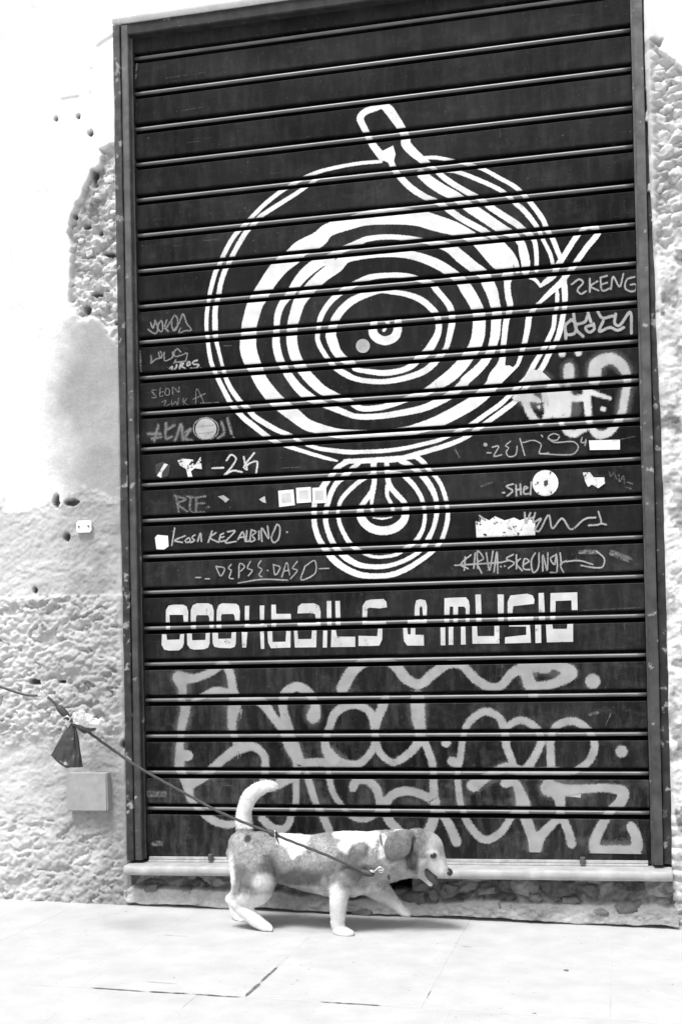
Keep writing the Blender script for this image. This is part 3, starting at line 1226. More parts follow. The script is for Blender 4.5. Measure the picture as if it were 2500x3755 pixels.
# --- the record player
design('painted_record_player', 'p_white', [
    # outer rim, two lines
    'B 440,520,36 250,537,36 A 1130,135,38 1020,168,38 890,226,40 750,312,42 620,412,42 510,520,42 455,580,44 375,662,44 320,742,44 265,850,44 '
    '235,915,42 200,990,44 158,1150,42 145,1225,38 130,1350,40 132,1480,40 D 140,320,40 146,390,40 165,500,42 185,560,42 210,615,45 245,690,46 '
    '330,850,50 375,905,52 430,965,52 530,1045,54 640,1130,50 720,1175,40 880,1230,40 1000,1267,38 1120,1302,36 1200,1322,24',
    'B 540,575,30 430,597,32 200,622,32 0,650,32 A 1050,208,34 930,290,40 850,345,42 730,420,44 620,490,44 575,520,44 525,575,46 460,645,48 400,740,48 '
    '340,850,46 310,910,46 280,970,48 245,1080,48 230,1165,48 215,1220,46 200,1300,50 200,1400,52 202,1480,50 D 205,315,46 225,400,38 245,480,36 '
    '262,550,36 278,608,42 305,680,44 350,760,48 420,850,48 470,895,52 520,955,52 620,1020,52 720,1075,48 820,1112,38 890,1160,36 1030,1215,40 '
    '1150,1235,44 1300,1250,46 F 560,150,48 800,140,48 1000,115,48 1200,70,48 E 680,1155,40 770,1120,34 840,1080,40 960,1020,44 '
    '1090,930,46 1190,860,46 1250,805,44 C 690,1450,50 740,1400,50 800,1290,50 845,1215,46 885,1150,50 925,1070,48 960,980,44 970,880,44 985,820,40 990,720,40 985,670,26',
    'C 1040,600,60 1052,700,56 1050,820,50 1035,900,50 1020,980,55 990,1080,50 950,1150,52 915,1220,52 870,1310,52 800,1400,50 730,1480,50 '
    'E 1320,830,46 1230,900,50 1100,995,48 990,1070,46 920,1125,42 780,1185,48 620,1235,48 495,1268,46 390,1290,30',
    'B 800,490,36 900,490,38 1080,525,34 1250,572,40 1400,650,42 1560,745,44 C 800,0,50 870,100,50 910,190,48 950,255,48 1000,380,48 1025,445,40',
    'B 960,600,30 1040,600,40 1200,655,44 1400,745,44 1480,800,44 1560,880,48 C 690,0,50 770,90,50 840,190,44 870,260,40 930,380,40 955,470,36 960,495,36',
    # the wide record band
    ('A 475,1500,135 480,1420,130 505,1320,135 530,1240,135 565,1180,140 600,1120,132 680,1000,140 760,910,148 830,860,146 900,790,140 1050,710,138 '
     'B 0,1088,118 150,1035,115 300,990,125 450,972,140 600,970,145 750,985,142 900,1030,140 1050,1075,120 1150,1122,105 1230,1172,105 1330,1245,160 1420,1330,180 '
     'C 580,500,110 590,560,78 580,640,60 590,740,60 603,800,58 595,860,56 572,930,56 560,1020,54 550,1120,52 542,1185,52 540,1250,60 520,1320,84 480,1390,110 '
     'E 1130,690,112 1080,750,112 1000,820,112 960,850,110 820,930,110 680,1000,106 540,1050,96 400,1083,84 200,1105,84 0,1105,84 '
     'D 1200,1095,86 1060,1060,92 950,1022,104 830,930,120 760,875,124 700,825,125 620,730,122 565,645,118 540,585,124 500,500,140 475,420,144 470,340,140', CL),
    ('A 705,1420,56 715,1330,62 740,1260,65 780,1200,68 820,1155,74 850,1100,80 930,1000,98 1040,910,98 1130,870,84 1210,812,62 1330,760,60 '
     'B 330,1157,54 500,1140,50 650,1150,50 780,1170,50 850,1185,54 1000,1230,90 C 200,410,105 300,490,100 385,550,95 420,620,110 455,700,105 480,800,90 495,860,88 488,940,88 480,1050,85 455,1150,76 '
     '440,1190,75 400,1260,75 330,1340,80 230,1430,85 E 900,680,80 800,770,75 680,840,70 560,890,65 400,925,60 250,950,55 100,960,55 0,955,52 '
     'D 1250,920,58 1150,880,60 1060,845,62 960,790,84 880,720,80 810,630,75 770,565,70 735,500,72 710,420,72 700,340,70', CL),
    ('A 835,1420,95 860,1320,100 890,1230,105 950,1150,105 1010,1080,105 1100,1000,110 1200,930,110 B 150,1322,80 B 250,1300,68 400,1282,64 550,1277,66 700,1292,76 850,1340,86 950,1390,88 '
     'C 150,560,90 190,592,92 250,680,110 310,780,106 345,870,110 350,950,112 340,1060,114 310,1150,110 275,1200,106 210,1290,110 110,1390,108 '
     'E 690,690,92 590,752,70 450,805,56 330,850,55 200,885,55 50,890,54 D 1300,835,60 1180,790,75 1080,740,86 1000,670,95 930,590,95 890,530,95 850,440,95 830,340,95', CL),
    ('A 1048,1435,46 1060,1370,50 1110,1270,52 1190,1180,56 1280,1115,58 1380,1062,58 B 350,1472,54 500,1455,50 650,1460,50 760,1490,52 860,1530,56 C 0,680,58 60,750,56 110,820,60 125,895,62 125,960,62 100,1080,55 75,1160,50 '
     'E 700,460,60 640,530,62 560,590,60 420,640,55 250,670,50 100,665,50 0,645,50 D 1280,615,60 1190,560,52 1130,490,46 1070,400,48 1040,320,48', CL),
    ('A 1165,1430,76 1185,1370,75 1240,1290,72 1320,1220,70 1430,1170,60 1560,1135,46 E 300,-65,46 430,-45,52 545,0,60 620,60,60 670,120,60 690,200,60 680,280,62 640,360,74 590,430,74 530,475,70 470,540,60 380,580,55 250,600,55 130,590,50 0,565,44 '
     'D 1330,525,58 1260,490,72 1200,430,82 1165,350,94 1150,290,94', CL),
    # spindle
    'E 160,178,62 150,260,80 180,310,82 250,335,80 320,310,80 350,260,78 355,178,68', 'E 262,185,30 280,188,30', 'E 240,250,34 250,238,30',
    # tone arm
    'B 450,480,78 400,420,70 350,350,62 325,290,58 290,220,62 270,165,66 300,120,60 380,85,62 450,64,62 500,92,86 550,160,84 595,225,76 620,270,74 645,330,80 645,375,88 700,440,82 770,500,70 835,550,58',
    'B 515,500,60 545,575,54 590,640,60 690,740,62 800,810,58 910,857,52 1000,920,60 1100,990,60 1200,1045,60 1290,1092,56 1350,1135,50 1430,1200,54 1500,1275,58 1545,1350,52 1560,1420,46',
    'B 770,620,86 850,690,94 960,760,94 1040,800,90 1090,835,90 1170,900,95 1290,980,94 1400,1055,90 1450,1085,84 1515,1118,74 C 690,290,70 715,380,84 730,460,80 730,525,72',
    'B 850,560,40 895,600,50 980,670,55 1090,740,55 1180,790,55 1250,825,52 1330,890,60 1450,970,62 1560,1040,62 C 690,170,60 740,205,58 795,262,50 815,340,45 820,420,42 820,520,42',
    # pick-up and stylus
    'C 560,575,70 620,570,40', 'C 755,575,30 810,597,36 852,648,28', 'C 852,650,30 900,610,52 960,560,54 985,495,58 1030,425,54 1090,330,54 1150,240,52 1225,166,44 1300,166,44',
    'C 838,792,34 930,702,50 1020,620,58 1072,550,54 1120,490,54 1160,430,54 1240,320,55 1325,212,54 1315,166,40',
    'C 835,795,40 795,840,46 760,900,54 745,1000,55 725,1100,50 705,1165,48 690,1220,42 665,1290,36 630,1325,34 590,1325,34',
    # neck and the small record below
    'F 430,240,50 600,235,60 760,225,60 900,220,70 1000,205,54 1110,192,56',
    ('F 470,235,56 360,300,60 290,390,60 225,480,70 150,600,58 135,690,60 135,750,60 140,850,60 180,980,62 255,1100,70 330,1190,75 440,1270,72 570,1325,68 720,1340,60 880,1325,60 1040,1260,60 1180,1170,55 1260,1110,50 1310,1060,50 1360,980,52 1400,860,52 1415,760,52 1410,690,48 1390,580,50 1350,470,50 1300,390,50 1240,330,50 1180,250,58 1110,195,56', {}),
    'F 560,260,50 500,310,55 420,385,66 350,450,60 300,540,58 255,680,58 245,750,58 250,840,58 280,940,60 320,1030,62 370,1100,65 450,1170,70 560,1230,62 700,1250,55 850,1240,52 1000,1190,52 1120,1120,50 1180,1060,55 1230,980,58 1280,870,52 1305,760,55 1310,690,55 1300,600,55 1260,500,68 1200,410,68 1130,340,60 1040,270,60 960,235,56',
    'F 700,365,50 640,390,50 560,440,52 470,520,52 400,600,50 370,680,45 362,745,45 385,850,50 430,950,52 490,1040,55 570,1095,48 680,1150,40 800,1155,40 930,1130,42 1000,1080,50 1100,1010,54 1170,900,48 1195,780,45 1190,700,45 1165,600,50 1110,500,55 1030,410,55 960,360,46 860,345,40',
    'F 705,250,68 705,330,62 708,370,60 712,430,55 700,500,60 690,600,45 685,670,40 695,722,44',
    'F 690,530,60 630,610,58 590,670,60 575,725,80 590,790,90 650,860,92 740,900,92 850,900,92 940,860,92 1000,790,82 1010,705,80 1000,640,60 930,560,60 870,490,60 845,430,60 835,360,58 830,260,55',
    'F 835,480,50 835,570,44 870,640,44 890,712,46', 'F 700,780,18 790,790,28 880,775,18',
], polys=['B 415,490 450,435 540,390 560,460 540,540 485,525', 'C 540,1300 600,1300 650,1330 520,1460 400,1470'],
    label='white stencilled record player with tone arm over a smaller record')

# --- lettering
LET = ['K 95,318 97,170 115,140 150,132 220,132 245,145 257,180 255,262 225,262 220,205 122,205 126,318',
       'K 68,345 65,420 85,455 120,462 190,460 215,440 225,410 228,342 198,345 195,382 105,385 100,345',
       'K 275,312 275,170 290,135 320,122 400,122 428,135 440,175 438,312 408,312 408,225 398,207 318,207 312,225 310,312',
       'K 247,340 250,420 270,448 300,455 370,452 400,440 410,410 412,335 382,338 380,385 285,388 282,340',
       'K 458,312 462,170 475,135 500,122 600,125 620,140 628,180 625,255 595,255 588,210 578,198 498,200 492,215 494,312',
       'K 430,335 432,410 445,435 480,442 560,445 590,435 598,410 600,330 568,332 565,375 472,378 470,335',
       'K 663,140 695,140 692,285 663,285', 'K 770,138 803,138 800,285 772,285', 'K 660,276 822,276 822,308 660,308',
       'K 640,330 682,330 672,440 645,440', 'K 772,325 800,325 803,450 778,450',
       'K 853,132 885,132 888,198 992,198 995,245 888,250 886,302 853,302',
       'K 825,322 860,322 862,400 955,398 960,322 992,322 990,440 850,445 830,405',
       'K 1040,195 1045,145 1070,124 1160,122 1195,140 1207,180 1205,275 1175,275 1168,200 1130,192', 'K 1040,264 1207,264 1207,300 1040,300',
       'K 1015,320 1040,318 1045,380 1140,378 1145,318 1178,318 1175,438 1022,440',
       'K 1250,105 1283,105 1285,294 1252,294', 'K 1225,318 1255,318 1252,440 1222,440', 'K 1312,105 1345,105 1350,292 1315,294',
       'K 1285,315 1315,315 1325,362 1455,362 1455,435 1280,437',
       'L -63,300 -60,180 -38,145 -5,135 90,130 110,150 115,190 60,198 -10,192 -25,200 -30,300', 'L -63,292 108,290 108,326 -63,326',
       'L -90,395 45,398 50,342 82,342 80,420 60,465 0,468 -90,468',
       'L 310,290 315,180 325,140 355,132 390,140 402,180 398,290 375,290 368,190 355,180 348,200 348,290', 'L 262,282 400,280 400,312 262,314',
       'L 230,340 260,340 265,385 285,385 285,340 318,340 318,388 378,388 380,465 260,465 235,430',
       'L 525,312 527,125 560,122 680,118 700,140 708,180 705,308 678,308 680,200 668,185 625,185 622,308 590,308 590,185 565,185 560,312',
       'L 498,335 532,335 533,463 500,463', 'L 557,330 590,330 590,460 557,460', 'L 645,328 677,328 680,458 645,458',
       'L 748,98 788,98 795,308 755,308', 'L 908,98 953,98 952,302 912,302',
       'L 725,325 760,325 765,398 885,396 885,320 920,320 922,450 728,452',
       'L 980,290 980,150 1000,105 1120,92 1160,105 1173,135 1170,165 1020,182 1010,290', 'L 985,258 1165,256 1165,292 985,294',
       'L 990,316 1112,316 1112,328 990,328', 'L 1112,315 1140,315 1148,445 960,450 962,405 1115,388',
       'L 1202,88 1240,86 1250,294 1205,294', 'L 1178,315 1220,315 1222,445 1180,447',
       'L 1285,294 1288,88 1480,82 1482,210 1440,210 1438,140 1325,145 1322,294',
       'L 1255,312 1300,310 1305,345 1405,345 1410,305 1450,305 1450,438 1262,442']
k = 0
for ch, n in (('C', 2), ('O', 2), ('C', 2), ('K', 5), ('T', 2), ('A', 3), ('I', 2), ('L', 2), ('S', 3), ('&', 3), ('M', 4), ('U', 3), ('S', 4), ('I', 2), ('C', 2)):
    design('painted_letter', 'p_letter', polys=LET[k:k + n], label='off-white stencilled letter %s of COCKTAILS & MUSIC' % ch)
    k += n

# --- the big grey spray piece along the foot
design('spray_graffiti', 'p_spray', [
    'X 365,190,66 385,250,50 380,310,46 400,350,54 380,450,48 375,500,46 370,580,46 370,660,56 380,690,52 410,750,56 430,830,45 470,880,40 540,935,48 610,960,45 690,950,40',
    'X 372,195,70 450,195,50 530,165,46 600,120,50 630,160,50 650,260,50 660,300,58 655,350,68 645,400,56 645,460,46 655,500,46 680,560,50',
    'X 385,600,60 412,600,60', 'X 440,312,30 500,285,40 560,262,48 640,275,46', 'X 640,305,40 720,302,46 800,322,58 860,400,50 910,465,52 950,540,76 980,600,66 1000,640,50',
    'X 420,745,70 500,705,58 550,660,50 620,600,54 690,560,58 760,555,50 810,600,46 817,660,46 812,700,45 800,745,38',
    'X 1068,395,74 1078,340,54 1040,270,56 980,240,54 920,280,56 910,350,50 935,440,50 950,500,50 970,560,60 985,640,50 975,690,56 900,740,58 880,755,50',
    'X 978,690,42 975,860,40 960,885,42 930,970,44 870,985,50 800,930,46', 'X 1000,640,50 1120,635,50 1280,650,50', 'X 1035,700,46 1085,860,42 1110,900,46 1150,990,46',
    'X 1140,660,40 1170,790,38 1215,860,38 1260,910,40 1330,935,36 1400,900,42 1415,860,46 1400,780,50 1350,730,50 1290,735,50 1275,768,50',
    ('X 1150,460,46 1190,370,50 1280,335,46 1360,370,46 1390,480,46 1380,560,42 1310,640,46 1220,640,50 1150,590,60 1130,540,48', CL),
    'X 1445,300,50 1430,340,54 1400,420,50 1390,500,46 1420,590,42 1480,635,42 Y 90,625,45 170,560,50 200,480,60 190,400,72 185,295,76',
    'Y 205,490,46 240,570,45 265,650,45 270,760,48 275,850,52 270,930,55 240,1000,58 210,1040,40', 'Y 285,845,46 200,800,50 120,785,50 50,810,50 20,870,52 40,940,54 100,1000,45',
    'Y 300,880,45 350,960,52 390,1050,56',
    'X 1220,250,66 1270,160,64 1340,110,54 1430,97,48 Y 70,130,58 130,200,58 200,225,54 270,170,58 350,122,50 420,130,50 490,200,54 560,240,50 620,235,50 680,170,54 760,135,60 860,145,56',
    'Y 770,225,68 752,130,64 880,125,46 985,165,72 900,222,54 790,240,50', 'Y 770,225,60 790,285,60',
    'Y 365,630,54 400,640,46 425,500,40 460,420,45 540,370,45 610,400,45 640,470,50 650,550,46 680,640,46 660,665,60',
    'Y 650,450,40 720,415,45 800,450,45 830,520,46 800,600,46 750,680,58', 'Y 885,690,46 880,580,48 882,500,46 920,440,46 1000,420,46 1070,460,46 1110,540,46 1080,630,46 1000,685,40',
    'Y 400,640,40 395,700,40 405,820,42 420,880,40 460,970,46 540,1040,46 620,1000,46 690,900,46 735,865,76 715,780,54 690,740,50 640,745,50',
    'Y 480,755,72 560,705,50 650,665,58 760,690,58 900,692,66 970,690,40', 'Y 870,770,86 960,780,64 1080,772,50 1180,770,50 1260,790,60 1240,850,62 1200,880,52 1150,960,56 1110,1050,60 1120,1095,66 1230,1095,60 1325,1090,62 1325,1020,60 1300,970,55',
    'Y 740,895,60 790,1040,60 800,1095,60 830,1020,58 920,920,46 930,840,58 905,790,60', 'Y 935,905,50 970,990,50 990,1060,54', 'Y 1120,1115,50 1330,1112,50',
], dots=['Y 1100,212,92', 'Y 1250,578,76', 'Y 335,532,64', 'S 2155,3130,1'], label='large looping grey spray tag under the lettering')
design('spray_mist', 'p_over', ['X 365,190,130 385,250,110 380,310,100 400,350,110 380,450,110 375,500,110 370,660,110', 'X 645,330,120 645,460,100', 'X 1068,395,130 1060,300,100', 'X 950,540,130 1000,640,120', 'Y 190,400,130 185,295,130',
       'Y 770,225,120 755,130,120 985,165,120', 'Y 735,865,130 715,780,110', 'Y 870,770,150 1080,772,110', 'Y 1120,1095,130 1325,1090,130', 'Y 800,1095,120 790,1000,100', 'Y 480,755,120 650,665,110', 'X 1150,590,120 1220,640,110'])
design('paint_drip', 'p_spray', ['X 690,360,20 690,405,9', 'X 676,380,14 677,415,7'])
design('paint_drip', 'p_spray', ['X 690,575,18 688,606,8', 'X 676,580,14 674,622,7'])
design('paper_scrap', 'st_grey', polys=['Y 965,760 1040,762 1038,820 930,808'], label='pale paper scrap on the grey spray tag')

# --- right-hand spray tag
design('spray_graffiti', 'p_sprayw', ['N 975,640,58 975,690,60', 'N 1110,700,70 1120,625,70 1190,592,62 1250,625,60 1280,695,50 1270,780,48 1250,880,48 1220,935,48 1180,980,48 1120,985,50 1085,930,40 1075,850,45 1065,750,44',
       'N 700,795,46 770,795,50 820,812,36', 'N 740,800,44 780,890,44 830,930,36', 'N 860,770,60 872,870,54 850,915,40', 'N 905,760,76 915,880,60', 'N 960,780,66 965,890,44 935,930,34 990,985,46 1060,960,36',
       'N 900,780,60 1000,800,44 1070,795,44', 'N 1080,765,40 1190,800,26', 'N 880,735,50 900,740,40'], dots=['N 940,565,50', 'N 1025,562,50', 'N 820,845,30', 'N 1155,856,42', 'N 970,740,50'],
       polys=['N 830,655 880,700 890,712 730,712 790,650'], label='pale blurred spray tag with a tall loop beside the record player')

design('spray_mist', 'p_over', ['N 975,640,120 975,690,120', 'N 1110,700,130 1120,625,130 1190,592,120 1250,625,120 1280,695,110 1250,880,110', 'N 740,800,120 860,800,160 960,800,150 1000,860,120', 'N 790,690,120 860,700,100'])

# --- small tags
design('marker_tag', 'p_markdim', ['Z 485,525 520,605 550,490', 'Z 550,490 580,580 582,650 560,680 500,660 450,620', 'Z 600,530 590,600 630,655 660,620 640,490 600,540', 'Z 715,490 690,580', 'Z 690,600 740,650', 'Z 780,490 720,590', 'Z 790,480 790,580 825,640 870,580 870,470 830,420 790,480', 'Z 820,640 890,540 950,400 1000,530 1070,630 980,640 890,680 915,600'], w=37.7, label='faded marker tag reading YOKO1')
design('marker_tag', 'p_markdim', ['Z 490,1000 495,1090 480,1115 560,1050 640,1030', 'Z 600,950 620,1030 650,1000 630,940', 'Z 680,950 690,1070 800,1020 800,950', 'Z 920,950 870,900 820,960 840,1010 930,990 1010,960 990,1080', 'Z 820,1105 850,1050 840,1090 990,1075'], w=34.8, label='faded marker tag reading LOLIS')
design('marker_tag', 'p_mark', ['Z 760,1180 800,1150 780,1230 850,1170 860,1130', 'Z 900,1190 920,1110 960,1110 930,1150 980,1180', 'Z 1010,1110 1040,1080 1050,1130 1010,1140 1010,1110', 'Z 1150,1065 1090,1090 1100,1120 1180,1130 1130,1180 1060,1180', 'Z 1190,1185 1205,1175'], w=37.7, label='small marker tag reading UROS')
design('marker_tag', 'p_markdim', ['M 250,755 225,760 240,780 250,795 225,797', 'M 270,745 268,790 285,785', 'M 268,768 285,765', 'M 300,748 295,780 315,782 316,752 300,748', 'M 335,780 335,740 365,768 368,738',
       'M 280,820 300,810 290,840 320,830', 'M 330,805 330,840 350,815 360,840 365,800', 'M 390,840 390,800', 'M 410,800 395,820 420,835 450,840 460,750 500,830', 'M 440,805 505,775', 'M 480,825 575,820'], w=9, label='two lines of faded marker reading SEON ZUKA')
design('spray_graffiti', 'p_dim', ['M 205,985 270,985', 'M 260,940 238,1022', 'M 225,1010 275,1002', 'M 300,930 300,1010 330,1000', 'M 310,962 342,940', 'M 345,1025 362,980 378,935 388,1020', 'M 405,975 430,958 400,1010 435,1020', 'M 590,925 602,980 568,1012', 'M 620,905 642,985'], dots=['M 652,1005,22'], w=25, label='dim grey spray tag ending with an exclamation mark')
design('round_sticker', 'st_grey', dots=['M 508,960,112'], label='round grey sticker on the dim spray tag')
design('round_sticker', 'p_mark', [('M 508,900,9 565,930 568,985 508,1020 450,985 450,930', CL), 'M 470,948,9 550,940', 'M 470,985,9 545,975'], label='pale outline of the round sticker')
design('square_sticker', 'st_dark', polys=['M 245,1145 285,1130 322,1150 312,1205 270,1218 245,1190'], label='dark torn sticker with a white slash')
design('square_sticker', 'st_torn', polys=['M 252,1205 270,1175 290,1140 310,1145 280,1185 275,1215'])
design('torn_sticker', 'st_torn', polys=['M 360,1125 385,1115 440,1120 450,1150 480,1105 487,1170 450,1165 430,1180 440,1220 415,1218 405,1170 372,1150'], label='torn white sticker scrap beside the 2K tag')
design('marker_tag', 'p_markw', ['M 540,1165 600,1162', 'M 615,1125 640,1095 665,1115 640,1160 602,1205', 'M 605,1200 650,1178 695,1185', 'M 705,1105 712,1140 722,1165', 'M 760,1085 705,1160 722,1172', 'M 720,1150 745,1135 775,1130 768,1200'], w=14.5, label='pale marker tag reading 2K')
for _s in ('M 905,1163,9 1000,1160,9', 'M 600,525,9 645,525,9'):
    design('scuff', 'p_smear', [_s])
design('spray_graffiti', 'p_dim', ['U 350,310 366,395', 'U 345,312 402,330 362,352 412,395', 'U 410,315 445,320', 'U 428,320 430,392 500,397', 'U 458,322 456,388', 'U 460,322 505,312', 'U 460,352 500,350'], dots=['U 522,370,22'], w=20, label='dim grey spray tag reading RTF')
design('torn_sticker', 'st_grey', polys=['U 570,315 600,308 630,330 610,348 598,335'], label='small torn grey scrap beside the RTF tag')
design('torn_sticker', 'st_grey', polys=['U 785,330 815,312 822,350 805,345'], label='small torn grey scrap left of the three square stickers')
for i, (s, l) in enumerate((('U 885,285 965,278 972,360 890,370', 'leftmost of three square white stickers'), ('U 978,270 1055,265 1058,345 982,350', 'middle one of three square white stickers'), ('U 1062,270 1135,266 1138,348 1064,352', 'rightmost of three square white stickers'))):
    design('square_sticker', 'st_white', polys=[s], label=l)
    pts = parse(s)
    cx, cy = sum(p[0] for p in pts) / 4, sum(p[1] for p in pts) / 4
    design('sticker_print', 'st_print', polys=[[(cx + (p[0] - cx) * .62, cy + (p[1] - cy) * .62) for p in pts]]) if 'st_print' in MAT else None
design('square_sticker', 'st_white', polys=['U 242,530 255,515 310,520 314,575 290,592 250,590'], label='white square sticker at the start of the long marker tag')
design('marker_tag', 'p_mark', ['U 345,480 330,570', 'U 400,520 345,545 385,555', 'U 400,545 420,530 425,550 405,555 400,545', 'U 450,515 435,530 450,545 430,555', 'U 465,550 480,505 485,550', 'U 540,495 520,555', 'U 560,505 530,530 575,555', 'U 600,508 585,515 580,550 605,545', 'U 585,530 602,525', 'U 620,500 660,495 610,555 665,550', 'U 675,540 700,500 715,550', 'U 680,530 715,525', 'U 722,495 720,550 735,545', 'U 745,490 740,550 765,540 750,520 770,500 745,490', 'U 785,495 785,540', 'U 800,550 800,480 835,535 830,470', 'U 870,480 850,530 860,555 885,540 895,480 880,460 865,490', 'U 930,500 933,503'], w=13.05, label='grey marker tag reading KOSA KEZ ALBINO')
design('marker_tag', 'p_mark', ['U 560,680 585,730 605,690 560,680', 'U 640,670 625,690 640,700 630,740 650,745', 'U 680,740 685,665 710,680 690,705', 'U 740,655 725,690 750,700 730,730', 'U 795,650 780,680 800,695 785,725 800,735', 'U 828,700 832,703', 'U 860,670 870,725 895,685 860,670', 'U 905,735 930,660 945,725', 'U 915,705 940,700', 'U 985,655 960,690 985,700 950,745', 'U 1025,680 1075,650 1078,715 1005,750 1025,680', 'U 1100,692 1150,690', 'U 675,768 800,748 935,752', 'U 455,738 482,738', 'U 505,745 527,745'], w=11.6, label='grey marker tag reading DEPSE DASO')
design('marker_tag', 'p_mark', ['N 575,1055 610,1050 585,1102 625,1095', 'N 670,1025 645,1048 662,1058 648,1082 665,1105 698,1095 706,1050', 'N 720,1010 745,1097', 'N 735,1032 790,1020 830,1040 822,1088 870,1085', 'N 833,993 838,1000', 'N 925,1000 918,1015 890,1020 868,1002 895,985 922,992', 'N 868,1010 900,1030 1000,1027 1025,1055 1000,1090 930,1095 822,1088', 'N 1045,1005 1040,1030 1065,1030', 'N 1065,1015 1060,1047', 'N 550,1085 570,1085'], dots=['N 540,1042,26'], w=11.6, label='thin marker tag reading ZENIS')
design('paper_label', 'st_white', polys=['N 1080,1020 1242,1016 1242,1068 1085,1070'], label='white rectangular paper label by the right frame')
design('marker_tag', 'p_mark', ['N 990,205 1030,178 1050,195 1020,235 1040,255 1065,240', 'N 1085,175 1085,245', 'N 1125,188 1090,215 1130,237', 'N 1140,170 1150,237 1192,225', 'N 1147,205 1175,196', 'N 1140,170 1175,160', 'N 1195,230 1207,165 1240,217 1260,150', 'N 1322,165 1278,180 1270,225 1300,242 1327,232 1326,205 1297,207'], w=14.5, label='marker tag reading SKENG')
design('marker_tag', 'p_mark', ['N 990,390 957,420 965,465 1005,460 1012,410 985,390', 'N 955,420 960,490', 'N 1000,355 1015,440 1050,477', 'N 1072,370 1060,400 1015,415', 'N 1075,350 1090,400', 'N 1105,415 1062,430 1080,455 1107,440 1105,410', 'N 1125,345 1150,380 1205,370', 'N 1155,395 1135,450 1190,430 1230,445 1262,430', 'N 1220,360 1215,410 1240,420 1295,350 1302,460'], w=20.3, label='thick pale marker tag reading OKAZY')
design('round_sticker', 'st_torn', dots=['V 853,245,138'], label='round white torn sticker beside the SHEM tag')
design('round_sticker', 'st_dark', polys=['V 845,235 862,228 868,250 855,265 846,255'])
design('marker_tag', 'p_mark', ['V 685,250 650,262 682,285 655,312', 'V 700,255 702,312', 'V 722,250 726,305', 'V 702,282 726,276', 'V 742,278 762,270 745,262 742,300 766,300', 'V 775,305 780,240', 'V 630,295 640,295'], w=14.5, label='marker tag reading SHEM')
design('torn_sticker', 'st_torn', polys=['V 1048,190 1085,188 1105,215 1160,215 1165,245 1130,272 1100,255 1075,265 1060,235'], label='irregular torn white sticker near the right frame')
design('marker_tag', 'p_smear', ['V 1185,185 1195,215 1210,190 1225,225', 'V 1235,200 1240,240 1260,205 1265,250', 'V 1280,240 1310,250', 'V 1270,265 1300,275'], w=13.05, label='smeared grey marker scribble')
design('paper_label', 'st_torn', polys=['V 488,445 520,420 560,440 590,418 640,440 690,425 720,440 760,425 800,450 800,522 640,532 495,545'], label='large torn pale paper label')
design('marker_tag', 'p_mark', ['V 510,415 540,440', 'V 745,400 752,455 775,400', 'V 770,430 790,425', 'V 800,400 790,450 830,430 800,490 820,497 870,412 890,482 940,430 987,487 1060,432 1115,425', 'V 1130,395 1142,455 1080,466', 'V 1142,455 1170,462'], w=14.5, label='wavy marker line running off the torn label')
design('marker_tag', 'p_mark', ['V 380,675 620,660', 'V 435,630 430,700', 'V 465,620 412,670 450,692', 'V 487,610 480,690', 'V 500,690 500,600 530,640 500,660 520,715', 'V 545,610 562,700 580,600', 'V 585,710 600,605 605,715', 'V 620,680 622,682', 'V 640,678 642,680', 'V 685,618 650,640 690,662 660,690', 'V 702,620 702,692', 'V 722,640 702,665 732,702', 'V 740,672 768,652 745,640 740,692 772,697', 'V 800,610 780,650 790,712 815,690 820,610', 'V 840,705 840,620 862,700 866,610', 'V 905,620 880,640 900,670 910,615 912,710 880,712', 'V 930,610 937,670', 'V 962,650 932,670 950,717', 'V 960,655 1030,650 1100,670', 'V 1120,600 1160,640 1152,682 1110,687 1040,675', 'V 620,660 660,650'], w=13.05, label='long scratchy marker tag reading KIRVA SKEENGK')
for _s in ['V 1200,610,40 1290,645,40', 'V 1035,605,30 1130,605,30', 'V 520,262,14 575,240,14', 'N 385,1070,14 405,1110,14', 'S 2335,3010,6 2335,3050,6', 'V 1265,980,8 1270,1030,8', 'V 1050,910,10 1350,895,8', 'Y 1085,385,24 1125,375,24', 'Y 1165,445,8 1195,380,14', 'Y 1000,330,6 1000,395,6', 'X 200,800,40 290,800,40', 'X 240,1060,40 270,1060,40']:
    design('smudge', 'p_smear', [_s])
for _s in ['S 610,288,5 750,268,5', 'S 650,410,5 750,394,5', 'S 690,525,5 735,519,5', 'S 830,985,4 890,975,4', 'S 1832,468,5 1834,505,5', 'S 1796,536,12 1797,539,12', 'S 2235,1620,10 2330,1600,6', 'M 735,800,10 740,825,10', 'S 505,230,9 500,290,9', 'S 503,440,5 501,380,5', 'S 515,1290,14 520,1370,14', 'S 508,1430,10 512,1500,14', 'S 518,2110,10 522,2190,10']:
    design('scuff', 'p_smear', [_s])
design('round_sticker', 'st_grey', dots=['E 70,380,118'], label='small round grey sticker beside the spindle')
design('sticker_print', 'p_markw', ['E 30,350,10 60,330,10 95,335,10', 'E 45,420,8 55,380,8 80,375,8', 'E 95,395,12 110,380,12'])

# ---------------------------------------------------------------- the dog
YC = -.245
SPX = float(np.linalg.norm(P(1101, 3100, YC) - P(1100, 3100, YC)))


